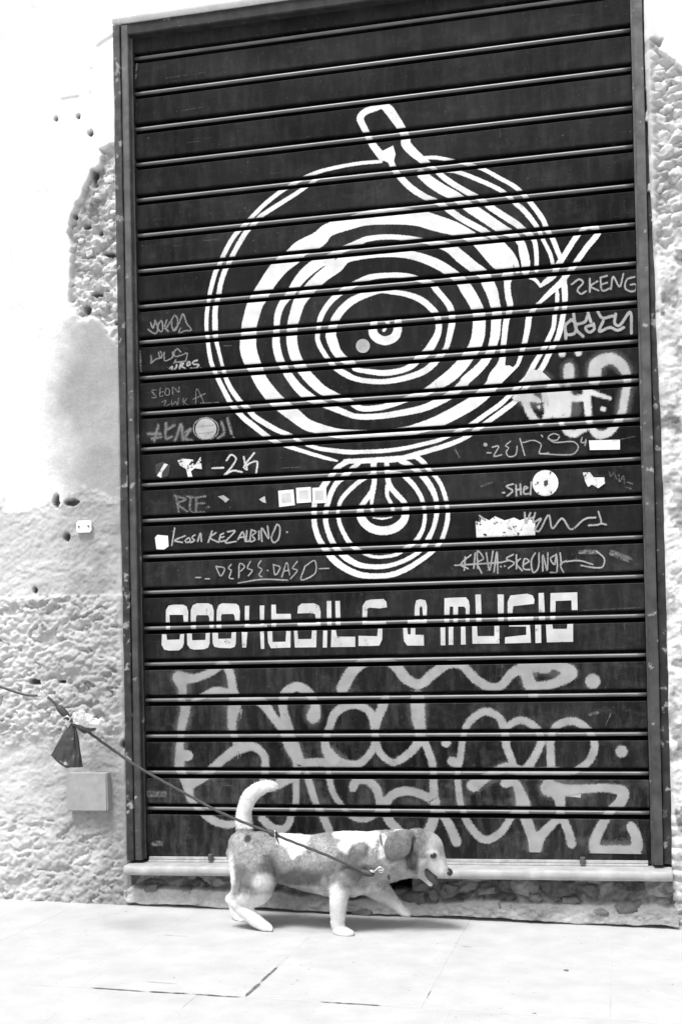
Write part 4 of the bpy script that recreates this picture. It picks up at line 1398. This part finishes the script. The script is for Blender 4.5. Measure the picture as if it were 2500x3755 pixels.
def loft_into(V, F, secs, n=20, mesh_cap=3):
    """closed tube through elliptical sections (px, py, half height px, half width m, y)"""
    pts = [(P(px, py, y), hh * SPX, hw) for (px, py, hh, hw, y) in secs]
    c = np.array([p[0] for p in pts])
    hh = np.array([p[1] for p in pts]) + .0020
    hw = np.array([p[2] for p in pts]) + .0020
    # resample smoothly
    dat = np.column_stack([c, hh, hw])
    fine = []
    for i in range(len(dat) - 1):
        a, b, d, e = dat[max(i - 1, 0)], dat[i], dat[i + 1], dat[min(i + 2, len(dat) - 1)]
        for j in range(4):
            t = j / 4
            fine.append(.5 * ((2 * b) + (-a + d) * t + (2 * a - 5 * b + 4 * d - e) * t * t + (-a + 3 * b - 3 * d + e) * t ** 3))
    fine.append(dat[-1])
    fine = np.array(fine)
    tg = np.gradient(fine[:, :3], axis=0)
    tg[:, 1] *= .3
    tg /= np.linalg.norm(tg, axis=1, keepdims=True)
    rings = []
    for k in range(len(fine)):
        rings.append((fine[k, :3], tg[k], fine[k, 3], fine[k, 4]))
    # rounded ends
    def caps(p, t, h, w, sgn):
        return [(p + t * sgn * min(h, w) * math.sin(a), t, h * math.cos(a), w * math.cos(a)) for a in (.5, 1.0, 1.4)]
    rings = caps(*rings[0], -1)[::-1] + rings + caps(*rings[-1], 1)
    base = len(V)
    for (p, t, h, w) in rings:
        nrm = np.array([-t[2], 0, t[0]])
        nrm /= np.linalg.norm(nrm)
        for i in range(n):
            a = 2 * math.pi * i / n
            V.append(p + nrm * h * math.cos(a) + np.array([0, w * math.sin(a), 0]))
    for k in range(len(rings) - 1):
        for i in range(n):
            j = (i + 1) % n
            F.append((base + k * n + i, base + k * n + j, base + (k + 1) * n + j, base + (k + 1) * n + i))
    F.append(tuple(base + i for i in range(n))[::-1])
    F.append(tuple(base + (len(rings) - 1) * n + i for i in range(n)))


def remesh(V, F, voxel, smooth_it, name, fac=.5):
    me = bpy.data.meshes.new(name + '_raw')
    me.from_pydata([tuple(v) for v in V], [], F)
    bm = bmesh.new()
    bm.from_mesh(me)
    bmesh.ops.recalc_face_normals(bm, faces=bm.faces[:])
    bm.to_mesh(me)
    bm.free()
    o = bpy.data.objects.new(name + '_raw', me)
    COL.objects.link(o)
    m = o.modifiers.new('r', 'REMESH')
    m.mode = 'VOXEL'
    m.voxel_size = voxel
    s = o.modifiers.new('s', 'SMOOTH')
    s.factor = fac
    s.iterations = smooth_it
    dg = bpy.context.evaluated_depsgraph_get()
    out = bpy.data.meshes.new_from_object(o.evaluated_get(dg))
    bpy.data.objects.remove(o)
    bpy.data.meshes.remove(me)
    out.name = name
    return out


N, FAR = YC - .060, YC + .060


def build_dog():
    dog = empty('dog', tuple(P(1120, 3380, YC) * np.array([1, 1, 0]) + np.array([0, 0, ground_z(.65)])), 'small tan and white dog walking on a leash in front of the shutter', 'dog')
    V, F = [], []
    Y = YC
    L = lambda secs, n=20: loft_into(V, F, secs, n)
    # trunk and neck
    L([(872, 3128, 36, .034, Y), (890, 3126, 58, .054, Y), (925, 3126, 70, .064, Y), (980, 3136, 76, .060, Y), (1050, 3149, 86, .066, Y), (1130, 3164, 94, .077, Y),
       (1200, 3168, 106, .082, Y), (1270, 3168, 110, .078, Y), (1330, 3161, 104, .069, Y), (1385, 3147, 92, .063, Y), (1440, 3136, 85, .054, Y), (1490, 3131, 80, .049, Y), (1520, 3126, 70, .047, Y)], 28)
    # breast between the forelegs
    L([(1250, 3210, 56, .055, Y), (1310, 3208, 58, .050, Y), (1370, 3190, 52, .045, Y), (1410, 3170, 44, .038, Y)])
    # head
    L([(1480, 3108, 52, .044, Y), (1510, 3110, 62, .050, Y), (1540, 3111, 62, .051, Y), (1566, 3116, 58, .045, Y), (1585, 3142, 43, .036, Y), (1598, 3163, 35, .030, Y), (1611, 3182, 29, .026, Y), (1626, 3197, 21, .023, Y), (1638, 3205, 12, .016, Y)], 24)
    L([(1510, 3165, 44, .040, Y), (1535, 3185, 32, .032, Y), (1552, 3206, 18, .023, Y), (1566, 3224, 12, .018, Y), (1578, 3241, 7, .012, Y)])
    # brow and cheek
    for s in (-1, 1):
        L([(1572, 3112, 14, .012, Y + s * .032), (1590, 3114, 12, .012, Y + s * .026), (1602, 3122, 8, .008, Y + s * .022)], 12)
        L([(1515, 3150, 30, .018, Y + s * .036), (1545, 3165, 26, .016, Y + s * .032)], 12)
    # near foreleg
    L([(1305, 3145, 46, .028, Y - .054), (1278, 3195, 46, .034, Y - .062), (1252, 3240, 38, .031, N), (1244, 3275, 31, .027, N - .004), (1240, 3315, 27, .023, N - .006), (1239, 3355, 24, .021, N - .007), (1240, 3388, 20, .018, N - .008), (1245, 3410, 19, .019, N - .010)])
    L([(1240, 3412, 17, .019, N - .010), (1262, 3420, 16, .022, N - .012), (1284, 3425, 11, .020, N - .013)])
    for q in (-.014, -.005, .005, .014):
        L([(1268, 3421, 11, .0075, N - .012 + q), (1287 + (4 if abs(q) < .01 else 0), 3425, 8, .0065, N - .013 + q)], 10)
    # far foreleg, reaching forward
    L([(1310, 3170, 50, .030, Y + .040), (1350, 3225, 48, .030, Y + .052), (1392, 3266, 36, .024, FAR), (1425, 3292, 25, .020, FAR), (1450, 3316, 18, .016, FAR), (1468, 3334, 14, .015, FAR), (1485, 3346, 12, .016, FAR), (1497, 3352, 7, .012, FAR)])
    # near hind leg
    L([(898, 3100, 52, .042, Y - .022), (925, 3160, 72, .046, Y - .049), (945, 3205, 66, .043, Y - .060), (962, 3238, 44, .035, Y - .064), (970, 3262, 20, .020, Y - .058)])
    L([(966, 3225, 44, .034, Y - .056), (942, 3262, 52, .033, N), (908, 3288, 40, .027, N), (874, 3299, 26, .020, N), (850, 3300, 19, .016, N), (840, 3299, 11, .010, N)])
    L([(880, 3090, 36, .040, Y - .012), (884, 3160, 36, .040, Y - .030), (884, 3215, 32, .034, Y - .045), (874, 3262, 20, .024, N), (856, 3292, 14, .017, N)])
    L([(850, 3296, 18, .016, N), (876, 3318, 24, .018, N - .002), (906, 3345, 23, .018, N - .003), (936, 3372, 21, .018, N - .004), (960, 3391, 17, .019, N - .005), (980, 3402, 13, .020, N - .005), (990, 3406, 8, .015, N - .005)])
    for q in (-.012, -.004, .004, .012):
        L([(972, 3398, 10, .0068, N - .005 + q), (993, 3409, 7, .006, N - .005 + q)], 10)
    # far hind leg, pushing off
    L([(900, 3125, 52, .036, Y + .030), (915, 3215, 50, .030, Y + .050), (888, 3280, 28, .021, FAR), (858, 3304, 20, .017, FAR)])
    L([(856, 3300, 19, .017, FAR), (866, 3338, 19, .016, FAR), (879, 3370, 17, .016, FAR), (893, 3388, 15, .019, FAR), (910, 3394, 10, .018, FAR)])
    # tail
    L([(905, 3095, 34, .026, Y), (898, 3052, 25, .021, Y), (893, 3012, 23, .020, Y), (897, 2972, 23, .019, Y), (913, 2927, 23, .019, Y), (942, 2897, 20, .017, Y), (974, 2884, 16, .014, Y), (1000, 2884, 10, .009, Y)])
    # elbow, wrist and hock points, shoulder blade
    L([(1226, 3222, 16, .014, Y - .072), (1224, 3246, 13, .012, Y - .070)], 12)
    L([(1236, 3380, 21, .019, N - .008), (1238, 3394, 20, .018, N - .009)], 12)
    L([(1318, 3090, 26, .016, Y - .058), (1300, 3130, 34, .020, Y - .064), (1290, 3165, 30, .018, Y - .068)], 14)
    L([(905, 3120, 34, .018, Y - .060), (930, 3165, 44, .020, Y - .078), (948, 3205, 38, .018, Y - .086)], 14)
    me = remesh(V, F, .0040, 3, 'body')
    n = len(me.vertices)
    co = np.empty(n * 3)
    me.vertices.foreach_get('co', co)
    co = co.reshape(-1, 3)
    # soles stand on the street; coat lies in slight waves
    g = ground_z(co[:, 0]) + .0012
    co[:, 2] = np.maximum(co[:, 2], g)
    me.vertices.foreach_set('co', co.ravel())
    px, py = pix(co[:, 0], np.full(n, YC) * .5 + co[:, 1] * .5, co[:, 2])
    alb = coat(px, py, co)
    a = me.attributes.new('alb', 'FLOAT', 'POINT')
    a.data.foreach_set('value', alb.astype(np.float32))
    me.polygons.foreach_set('use_smooth', [True] * len(me.polygons))
    me.materials.append(MAT['coat'])
    me.update()
    body = bpy.data.objects.new('body', me)
    child(body, dog)
    fur(me, alb, dog, 100000)
    # ears
    for s in (-1, 1):
        V2, F2 = [], []
        y = Y + s * .050
        loft_into(V2, F2, [(1510, 3056, 9, .006, y + s * .0), (1494, 3064, 22, .009, y + s * .008), (1476, 3080, 38, .009, y + s * .013), (1456, 3103, 44, .008, y + s * .016), (1444, 3128, 34, .007, y + s * .015), (1440, 3146, 16, .006, y + s * .012)], 18)
        m2 = remesh(V2, F2, .0026, 3, 'ear')
        k = len(m2.vertices)
        c2 = np.empty(k * 3)
        m2.vertices.foreach_get('co', c2)
        c2 = c2.reshape(-1, 3)
        e = .22 + .09 * fbm(c2[:, 0] * 60, c2[:, 2] * 60, 3, 5)
        at = m2.attributes.new('alb', 'FLOAT', 'POINT')
        at.data.foreach_set('value', e.astype(np.float32))
        m2.polygons.foreach_set('use_smooth', [True] * len(m2.polygons))
        m2.materials.append(MAT['coat'])
        child(bpy.data.objects.new('ear', m2), dog)
        fur(m2, e, dog, 5000, .6)
    # eyes, nose, tongue
    for s in (-1, 1):
        bm = bmesh.new()
        bmesh.ops.create_uvsphere(bm, u_segments=20, v_segments=12, radius=.0105)
        c = Vector(P(1587, 3137, Y + s * .0345))
        for v in bm.verts:
            v.co = Vector((v.co.x * 1.05, v.co.y * .8, v.co.z * .9)) + c
        bm_obj('eye', bm, MAT['eye'], dog, True)
    bm = bmesh.new()
    bmesh.ops.create_uvsphere(bm, u_segments=20, v_segments=14, radius=.0155)
    c = Vector(P(1643, 3201, Y))
    for v in bm.verts:
        q = v.co.copy()
        q *= 1 - .25 * max(0, -q.z / .0135)
        v.co = Vector((q.x * .9, q.y * 1.1, q.z * .95)) + c
    bm_obj('nose', bm, MAT['nose'], dog, True)
    V2, F2 = [], []
    loft_into(V2, F2, [(1545, 3176, 14, .018, Y), (1564, 3198, 19, .020, Y), (1582, 3216, 17, .019, Y), (1594, 3230, 10, .014, Y)], 14)
    m2 = remesh(V2, F2, .003, 4, 'tongue')
    m2.polygons.foreach_set('use_smooth', [True] * len(m2.polygons))
    m2.materials.append(MAT['tongue'])
    child(bpy.data.objects.new('tongue', m2), dog)
    return dog


def fur(me, alb, parent, count, scale=1.0):
    """short hair: one curve per hair, combed towards the tail and down"""
    rs = np.random.RandomState(5)
    me.calc_loop_triangles()
    nt_ = len(me.loop_triangles)
    tv = np.empty(nt_ * 3, np.int32)
    me.loop_triangles.foreach_get('vertices', tv)
    tv = tv.reshape(-1, 3)
    n = len(me.vertices)
    co = np.empty(n * 3)
    me.vertices.foreach_get('co', co)
    co = co.reshape(-1, 3)
    no = np.empty(n * 3)
    me.vertices.foreach_get('normal', no)
    no = no.reshape(-1, 3)
    a, b, c = co[tv[:, 0]], co[tv[:, 1]], co[tv[:, 2]]
    ar = np.linalg.norm(np.cross(b - a, c - a), axis=1)
    t = rs.choice(nt_, count, p=ar / ar.sum())
    r1, r2 = np.sqrt(rs.rand(count)), rs.rand(count)
    w = np.stack([1 - r1, r1 * (1 - r2), r1 * r2], 1)
    p = (co[tv[t]] * w[..., None]).sum(1)
    nr = (no[tv[t]] * w[..., None]).sum(1)
    nr /= np.maximum(np.linalg.norm(nr, axis=1, keepdims=True), 1e-6)
    al = (alb[tv[t]] * w).sum(1)
    px, py = pix(p[:, 0], p[:, 1], p[:, 2])
    keep = (p[:, 2] > ground_z(p[:, 0]) + .012) & ~((px > 1535) & (py > 3150) & (px < 1600)) & (np.hypot(px - 1587, py - 3137) > 22) & (np.hypot(px - 1646, py - 3202) > 17)
    comb = np.tile(np.array([-.8, 0, -.6]), (count, 1))
    comb[py < 3030] = (.35, 0, .9)
    comb[py > 3260] = (-.1, 0, -1)
    comb -= nr * (comb * nr).sum(1, keepdims=True)
    comb += .25 * rs.randn(count, 3)
    ln = scale * (.0045 + .0032 * rs.rand(count)) * np.where(py < 3040, 1.5, 1.0) * np.where(px > 1560, .45, 1.0) * np.where(py > 3290, .65, 1.0)
    cl = fbm(p[:, 0] * 60 + p[:, 1] * 40, p[:, 2] * 60, 3, 33)
    d = nr * (.42 + .5 * cl[:, None]) + comb * .9 + cl[:, None] * np.array([.5, 0, -.4])
    ln = ln * (1 + .9 * cl)
    d /= np.linalg.norm(d, axis=1, keepdims=True)
    p, nr, d, ln, al = p[keep], nr[keep], d[keep], ln[keep], al[keep]
    m = len(p)
    pts = np.stack([p - nr * .0004, p + d * (ln * .5)[:, None], p + d * (ln * .95)[:, None] - nr * (ln * .10)[:, None]], 1)
    cu = bpy.data.hair_curves.new('fur')
    cu.add_curves([3] * m)
    cu.points.foreach_set('position', pts.reshape(-1).astype(np.float32))
    ra = cu.attributes.new('radius', 'FLOAT', 'POINT') if 'radius' not in cu.attributes else cu.attributes['radius']
    ra.data.foreach_set('value', np.tile(np.array([.00034, .00028, .00007], np.float32), m))
    at = cu.attributes.new('alb', 'FLOAT', 'CURVE')
    at.data.foreach_set('value', np.clip(al * (1 + .10 * rs.randn(m) + .55 * fbm(p[:, 0] * 70 - p[:, 2] * 30, p[:, 2] * 150 + p[:, 1] * 90, 3, 21)), .02, .90).astype(np.float32))
    cu.materials.append(MAT['fur'])
    o = bpy.data.objects.new('fur', cu)
    child(o, parent)
    o['kind'] = 'stuff'


PATCHES = [   # white coat patches in the photograph
    [(1010, 3030), (1150, 3030), (1143, 3085), (1122, 3112), (1088, 3138), (1066, 3122), (1048, 3100), (1028, 3082)],
    [(1208, 3030), (1395, 3030), (1384, 3080), (1381, 3117), (1364, 3104), (1345, 3080), (1300, 3080), (1290, 3092), (1280, 3118), (1262, 3110), (1246, 3078)],
    [(1412, 3060), (1432, 3058), (1420, 3095), (1416, 3138), (1398, 3140), (1400, 3100)],
    [(1408, 3150), (1440, 3160), (1464, 3152), (1456, 3168), (1420, 3172)],
    [(1442, 3030), (1520, 3030), (1518, 3046), (1450, 3050)],
    [(1565, 3125), (1580, 3112), (1602, 3112), (1608, 3126), (1590, 3122), (1572, 3132)]]


def coat(px, py, co):
    nz = fbm(co[:, 0] * 40, co[:, 2] * 40 + co[:, 1] * 20, 4, 11)
    nb = fbm(co[:, 0] * 14, co[:, 2] * 14 + co[:, 1] * 9, 3, 12)
    alb = .36 + .12 * nz + .18 * nb
    # flank and crease shading put into the colour; sandy darker shoulder saddle and head
    def blob(x, y, rx, ry):
        return smooth01(1.25, .55, np.hypot((px - x) / rx, (py - y) / ry) + nz * .5)
    for (x, y, rx, ry, k) in ((1110, 3210, 115, 36, .16), (1290, 3138, 46, 50, .19), (1330, 3190, 70, 30, .17), (1000, 3180, 30, 56, .16), (900, 3185, 34, 32, .22),
                              (1515, 3145, 26, 55, .10), (1540, 3075, 40, 34, .20), (1232, 3170, 22, 40, .30), (917, 3072, 12, 16, .06)):
        b = blob(x, y, rx, ry)
        alb = alb * (1 - b) + k * b
    # pale belly, legs, seat, muzzle, tail
    pale = smooth01(-16, 16, py - (3262 - .05 * (px - 1000)) + nz * 40)
    alb = alb * (1 - pale) + pale * (.64 + .1 * nz)
    for (x, y, rx, ry, k) in ((1604, 3178, 40, 44, .60), (980, 3222, 40, 36, .80), (858, 3195, 18, 80, .82), (840, 3300, 40, 26, .84), (1240, 3270, 34, 44, .80), (1200, 3235, 14, 36, .45), (1100, 3262, 80, 22, .36),
                              (1420, 3215, 90, 26, .34), (1250, 3425, 50, 30, .88), (1475, 3335, 34, 32, .86), (1425, 3290, 44, 30, .60), (1590, 3137, 22, 18, .42)):
        b = blob(x, y, rx, ry)
        alb = alb * (1 - b) + k * b
    tail = smooth01(8, -8, py - 3030 + nz * 20) * smooth01(1050, 1030, px)
    alb = alb * (1 - tail) + .90 * tail
    leg = smooth01(-14, 14, py - 3320 + (px - 900) * .1 + nz * 30) * (px < 1010)
    alb = alb * (1 - leg) + .86 * leg
    for pl in PATCHES:
        k = smooth01(7, -7, sdf_poly(px, py, pl) + nz * 34)
        alb = alb * (1 - k) + (.80 + .12 * nz) * k
    b = smooth01(1.2, .7, np.hypot((px - 1509) / 13, (py - 3097) / 20) + nz * .4) * (co[:, 1] < YC)  # shade of the near ear opening, put into the coat colour
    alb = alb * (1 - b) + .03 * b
    return np.clip(alb, .02, .9)


def coat_material():
    m, t, b, o = nt('short dog coat')
    f = val(t, 'MULTIPLY', attr(t, 'alb'), rng(t, noi(t, pos(t, (1, 1, 2.2)), 130, 5, .75), .3, .7, .86, 1.12))
    setcol(t, b, f)
    b.inputs['Roughness'].default_value = .8
    b.inputs['Specular IOR Level'].default_value = .2
    b.inputs['Sheen Weight'].default_value = .25
    bump(t, b, noi(t, pos(t, (.6, 1, 2.0)), 240, 4, .7), .5, .0025)
    return m


def fur_material():
    m, t, b, o = nt('short fur')
    setcol(t, b, attr(t, 'alb'))
    b.inputs['Roughness'].default_value = .75
    b.inputs['Specular IOR Level'].default_value = .2
    return m


MAT['fur'] = fur_material()
MAT['coat'] = coat_material()
MAT['eye'] = grey('dark wet eye', .015, .1, 40, .12, spec=.6)
MAT['nose'] = grey('dark nose leather', .03, .2, 200, .35, 300, .4, .001)
MAT['tongue'] = grey('dark mouth', .06, .2, 60, .45)
MAT['leather'] = grey('dark strap', .05, .25, 80, .6, 300, .4, .001)
MAT['cord'] = grey('grey leash cord', .07, .2, 120, .7, 500, .5, .001)
MAT['chrome'] = grey('bright clip metal', .75, .1, 60, .18, metal=1.0)
MAT['bag'] = grey('black plastic bag', .035, .25, 35, .28, 60, .6, .006, spec=.6)
dog = build_dog()


# ---------------------------------------------------------------- collar, leash, bag
def tube(name, pts, r, mat, parent, n=10, closed=False, step=.006, twist=0.0):
    """pts: world points (x,y,z) or with a radius"""
    q = np.array([list(p[:3]) + [p[3] if len(p) > 3 else r] for p in pts], float)
    fine = []
    m = len(q)
    for i in range(m if closed else m - 1):
        if closed:
            a, b, c, d = q[(i - 1) % m], q[i], q[(i + 1) % m], q[(i + 2) % m]
        else:
            a, b, c, d = q[max(i - 1, 0)], q[i], q[i + 1], q[min(i + 2, m - 1)]
        k = max(2, int(np.linalg.norm(c[:3] - b[:3]) / step))
        for j in range(k):
            t = j / k
            fine.append(.5 * ((2 * b) + (-a + c) * t + (2 * a - 5 * b + 4 * c - d) * t * t + (-a + 3 * b - 3 * c + d) * t ** 3))
    if not closed:
        fine.append(q[-1])
    fine = np.array(fine)
    tg = np.gradient(fine[:, :3], axis=0)
    if closed:
        tg[0] = tg[-1] = fine[1, :3] - fine[-1, :3]
    V, F = [], []
    ref = np.array([.13, .91, .38])
    K = len(fine)
    for k in range(K):
        t = tg[k] / np.linalg.norm(tg[k])
        u = np.cross(t, ref)
        u /= np.linalg.norm(u)
        w = np.cross(t, u)
        for i in range(n):
            a = 2 * math.pi * i / n + k * twist
            rr = fine[k, 3] * (1 + (.10 * math.cos(3 * a) if twist else 0))
            V.append(fine[k, :3] + u * rr * math.cos(a - k * twist) + w * rr * math.sin(a - k * twist))
    for k in range(K if closed else K - 1):
        k2 = (k + 1) % K
        for i in range(n):
            j = (i + 1) % n
            F.append((k * n + i, k * n + j, k2 * n + j, k2 * n + i))
    if not closed:
        F.append(tuple(range(n))[::-1])
        F.append(tuple((K - 1) * n + i for i in range(n)))
    return mesh_obj(name, V, F, mat, parent, True)


def PP(px, py, y, r=None):
    p = P(px, py, y)
    return tuple(p) if r is None else (p[0], p[1], p[2], r)


def build_collar():
    c = empty('dog_collar', PP(1412, 3200, YC - .05), 'dark narrow collar low on the dog neck under the leash clip', 'collar')
    ax, ay, top, bot = 1392, 1428, 3052, 3212
    pts = []
    for i in range(28):
        a = 2 * math.pi * i / 28
        f = .86 + .19 * max(0, math.cos(a - 2.55)) ** 16
        px = (ax + ay) / 2 - (ay - ax) / 2 * math.cos(a)
        py = 3137 - 92 * f * math.cos(a)
        y = YC - .058 * f * math.sin(a)
        pts.append(PP(px, py, y))
    tube('strap', pts, .0065, MAT['leather'], c, closed=True, n=8)
    tube('ring', [PP(1396 + 9 * math.cos(a), 3190 + 10 * math.sin(a), YC - .070 + .003 * math.sin(a)) for a in np.linspace(0, 2 * math.pi, 12, endpoint=False)], .0016, MAT['chrome'], c, closed=True, n=8, step=.003)
    return c


build_collar()
YL = YC - .085


def build_leash():
    l = empty('dog_leash', PP(1372, 3192, YL), 'thin grey cord leash stretched from the left to the dog collar', 'leash')
    tube('cord', [PP(1330, 3196, YL), PP(1280, 3172, YL - .012), PP(1190, 3133, YL - .03), PP(1040, 3074, YL - .06), PP(1000, 3057, YL - .07), PP(880, 3010, YL - .09), PP(800, 2975, YL - .11),
                  PP(700, 2921, YL - .13), PP(600, 2866, YL - .15), PP(505, 2811, YL - .17), PP(410, 2746, YL - .19), PP(325, 2685, YL - .21), PP(285, 2660, YL - .215), PP(258, 2640, YL - .22)], .0042, MAT['cord'], l, twist=.35)
    tube('strap_end', [PP(1322, 3192, YL, .005), PP(1335, 3198, YL, .0085), PP(1352, 3204, YL, .009), PP(1366, 3206, YL, .007), PP(1372, 3203, YL, .003)], .008, MAT['leather'], l)
    # bolt snap: hook loop, swivel and thumb piece
    tube('snap_hook', [PP(1364, 3199, YL), PP(1374, 3192, YL - .004), PP(1384, 3184, YL - .004), PP(1394, 3180, YL - .002), PP(1402, 3182, YL), PP(1404, 3188, YL + .002), PP(1396, 3192, YL + .002), PP(1386, 3190, YL)], .0030, MAT['chrome'], l, n=8, step=.003)
    tube('swivel', [PP(1352, 3190, YL - .004, .001), PP(1360, 3194, YL - .005, .004), PP(1368, 3196, YL - .005, .0045), PP(1374, 3197, YL - .005, .001)], .004, MAT['chrome'], l, n=8, step=.003)
    # the knot half way along with a metal ferrule and a loose end
    tube('knot', [PP(978, 3046, YL - .074, .003), PP(990, 3051, YL - .076, .0085), PP(1003, 3058, YL - .076, .010), PP(1014, 3064, YL - .074, .008), PP(1024, 3068, YL - .07, .003)], .008, MAT['leather'], l, twist=.5)
    tube('ferrule', [PP(1010 + 5 * math.cos(a) * .5, 3058 + 15 * math.sin(a), YL - .078 + .008 * math.cos(a)) for a in np.linspace(0, 2 * math.pi, 12, endpoint=False)], .0016, MAT['chrome'], l, closed=True, n=6, step=.003)
    tube('loose_end', [PP(1012, 3066, YL - .078, .003), PP(1018, 3080, YL - .08, .003), PP(1023, 3094, YL - .08, .0016)], .003, MAT['leather'], l, n=6)
    # handle side: sleeve, shackle, thin line to the hand outside the picture
    tube('sleeve', [PP(262, 2644, YL - .22, .004), PP(246, 2626, YL - .222, .010), PP(230, 2608, YL - .224, .0115), PP(216, 2594, YL - .226, .0095), PP(208, 2586, YL - .227, .003)], .01, MAT['leather'], l)
    tube('cord', [PP(212, 2590, YL - .227), PP(195, 2572, YL - .23), PP(176, 2556, YL - .232)], .0042, MAT['cord'], l, n=8)
    tube('shackle', [PP(152 + 17 * math.cos(a), 2549 + 12 * math.sin(a), YL - .233 + .006 * math.sin(a)) for a in np.linspace(0, 2 * math.pi, 14, endpoint=False)], .0028, MAT['chrome'], l, closed=True, n=8, step=.004)
    tube('shackle', [PP(246 + 13 * math.cos(a), 2636 + 9 * math.sin(a), YL - .236 + .005 * math.sin(a)) for a in np.linspace(0, 2 * math.pi, 14, endpoint=False)], .0024, MAT['chrome'], l, closed=True, n=8, step=.004)
    tube('cord', [PP(138, 2550, YL - .233), PP(100, 2549, YL - .236), PP(30, 2528, YL - .24), PP(-90, 2480, YL - .25), PP(-420, 2300, YL - .27)], .0038, MAT['cord'], l, n=8)
    return l


build_leash()


def build_bag():
    y0 = YL - .222
    b = empty('waste_bag', PP(268, 2652, y0), 'small black plastic bag tied to the leash, hanging in pleats', 'bag')
    V, F = [], []
    n, m = 72, 22
    for k in range(m + 1):
        t = k / m
        for i in range(n):
            a = 2 * math.pi * i / n
            ca, sa = math.cos(a), math.sin(a)
            # slanted lower hem: left ends higher than right
            fall = (166 - 46 * max(0, -ca) ** 1.3 - 6 * max(0, ca) + 5 * mnoise.noise((ca * 2, sa * 2, .7)))
            half = 5 + 54 * t ** .8 + 3 * mnoise.noise((t * 4, ca * 2, sa * 2))
            pleat = 1 + (.10 * math.sin(a * 5 + 3.5 * mnoise.noise((t * 1.5, ca, sa))) + .05 * math.sin(a * 13 + 2 * mnoise.noise((t * 3, ca, sa))) + .22 * mnoise.noise((t * 5, ca * 2.5, sa * 2.5)) + .12 * mnoise.noise((t * 11, ca * 6, sa * 6))) * (.35 + .65 * (1 - t * .3))
            px = 268 - 22 * t + half * ca * (1 + .10 * (pleat - 1))
            py = 2650 + fall * t
            yy = y0 - (.004 + .026 * t ** .7) * sa * pleat - .003 * math.sin(a * 7 + 3 * mnoise.noise((t * 2, ca, sa))) * t
            V.append(P(px, py, yy))
    for k in range(m):
        for i in range(n):
            j = (i + 1) % n
            F.append((k * n + i, k * n + j, (k + 1) * n + j, (k + 1) * n + i))
    F.append(tuple(range(n))[::-1])
    # sagging closed bottom
    base = len(V)
    V.append(P(246, 2790, y0))
    for i in range(n):
        F.append((m * n + i, m * n + (i + 1) % n, base))
    mesh_obj('sack', V, F, MAT['bag'], b, True)
    tube('tie', [PP(262, 2644, y0 - .006, .003), PP(270, 2654, y0 - .010, .005), PP(285, 2664, y0 - .010, .0055), PP(305, 2680, y0 - .006, .006), PP(316, 2690, y0 - .004, .002)], .005, MAT['bag'], b, n=9)
    tube('tie', [PP(268, 2655, y0 - .008, .003), PP(300, 2670, y0 - .012, .006), PP(330, 2676, y0 - .010, .007), PP(352, 2672, y0 - .008, .003)], .005, MAT['bag'], b, n=9)
    return b


build_bag()


def film_material():
    m, t, b, o = nt('clear crumpled film')
    b.inputs['Base Color'].default_value = (.75, .75, .75, 1)
    b.inputs['Roughness'].default_value = .12
    b.inputs['Specular IOR Level'].default_value = .9
    tr = t.nodes.new('ShaderNodeBsdfTransparent')
    mx = t.nodes.new('ShaderNodeMixShader')
    k = rng(t, noi(t, pos(t), 70, 4), .35, .65, .25, .8)
    t.links.new(k, mx.inputs[0])
    t.links.new(tr.outputs[0], mx.inputs[1])
    t.links.new(b.outputs[0], mx.inputs[2])
    t.links.new(mx.outputs[0], o.inputs[0])
    return m


MAT['film'] = film_material()


def build_film():
    y0 = YL - .235
    e = empty('plastic_wrapper', PP(318, 2640, y0), 'clear crumpled plastic wrapper knotted on the leash above the black bag', 'wrapper')
    for (px, py, rx, ry, sd) in ((302, 2632, 34, 22, 1.0), (336, 2650, 34, 15, 5.0), (375, 2650, 13, 15, 9.0)):
        bm = bmesh.new()
        bmesh.ops.create_icosphere(bm, subdivisions=4, radius=1)
        for v in bm.verts:
            p = v.co.copy()
            r = 1 + .55 * mnoise.noise(p * 1.7 + Vector((sd, 0, 0))) + .3 * abs(mnoise.noise(p * 4 + Vector((0, sd, 0))))
            q = P(px + p.x * rx * r, py - p.z * ry * r, y0 + p.y * .016 * r)
            v.co = Vector(q)
        bm_obj('crumple', bm, MAT['film'], e)
    tube('twist', [PP(346, 2664, y0, .005), PP(360, 2668, y0 - .003, .003), PP(374, 2660, y0, .004), PP(384, 2642, y0, .003)], .004, MAT['film'], e, n=8)


build_film()
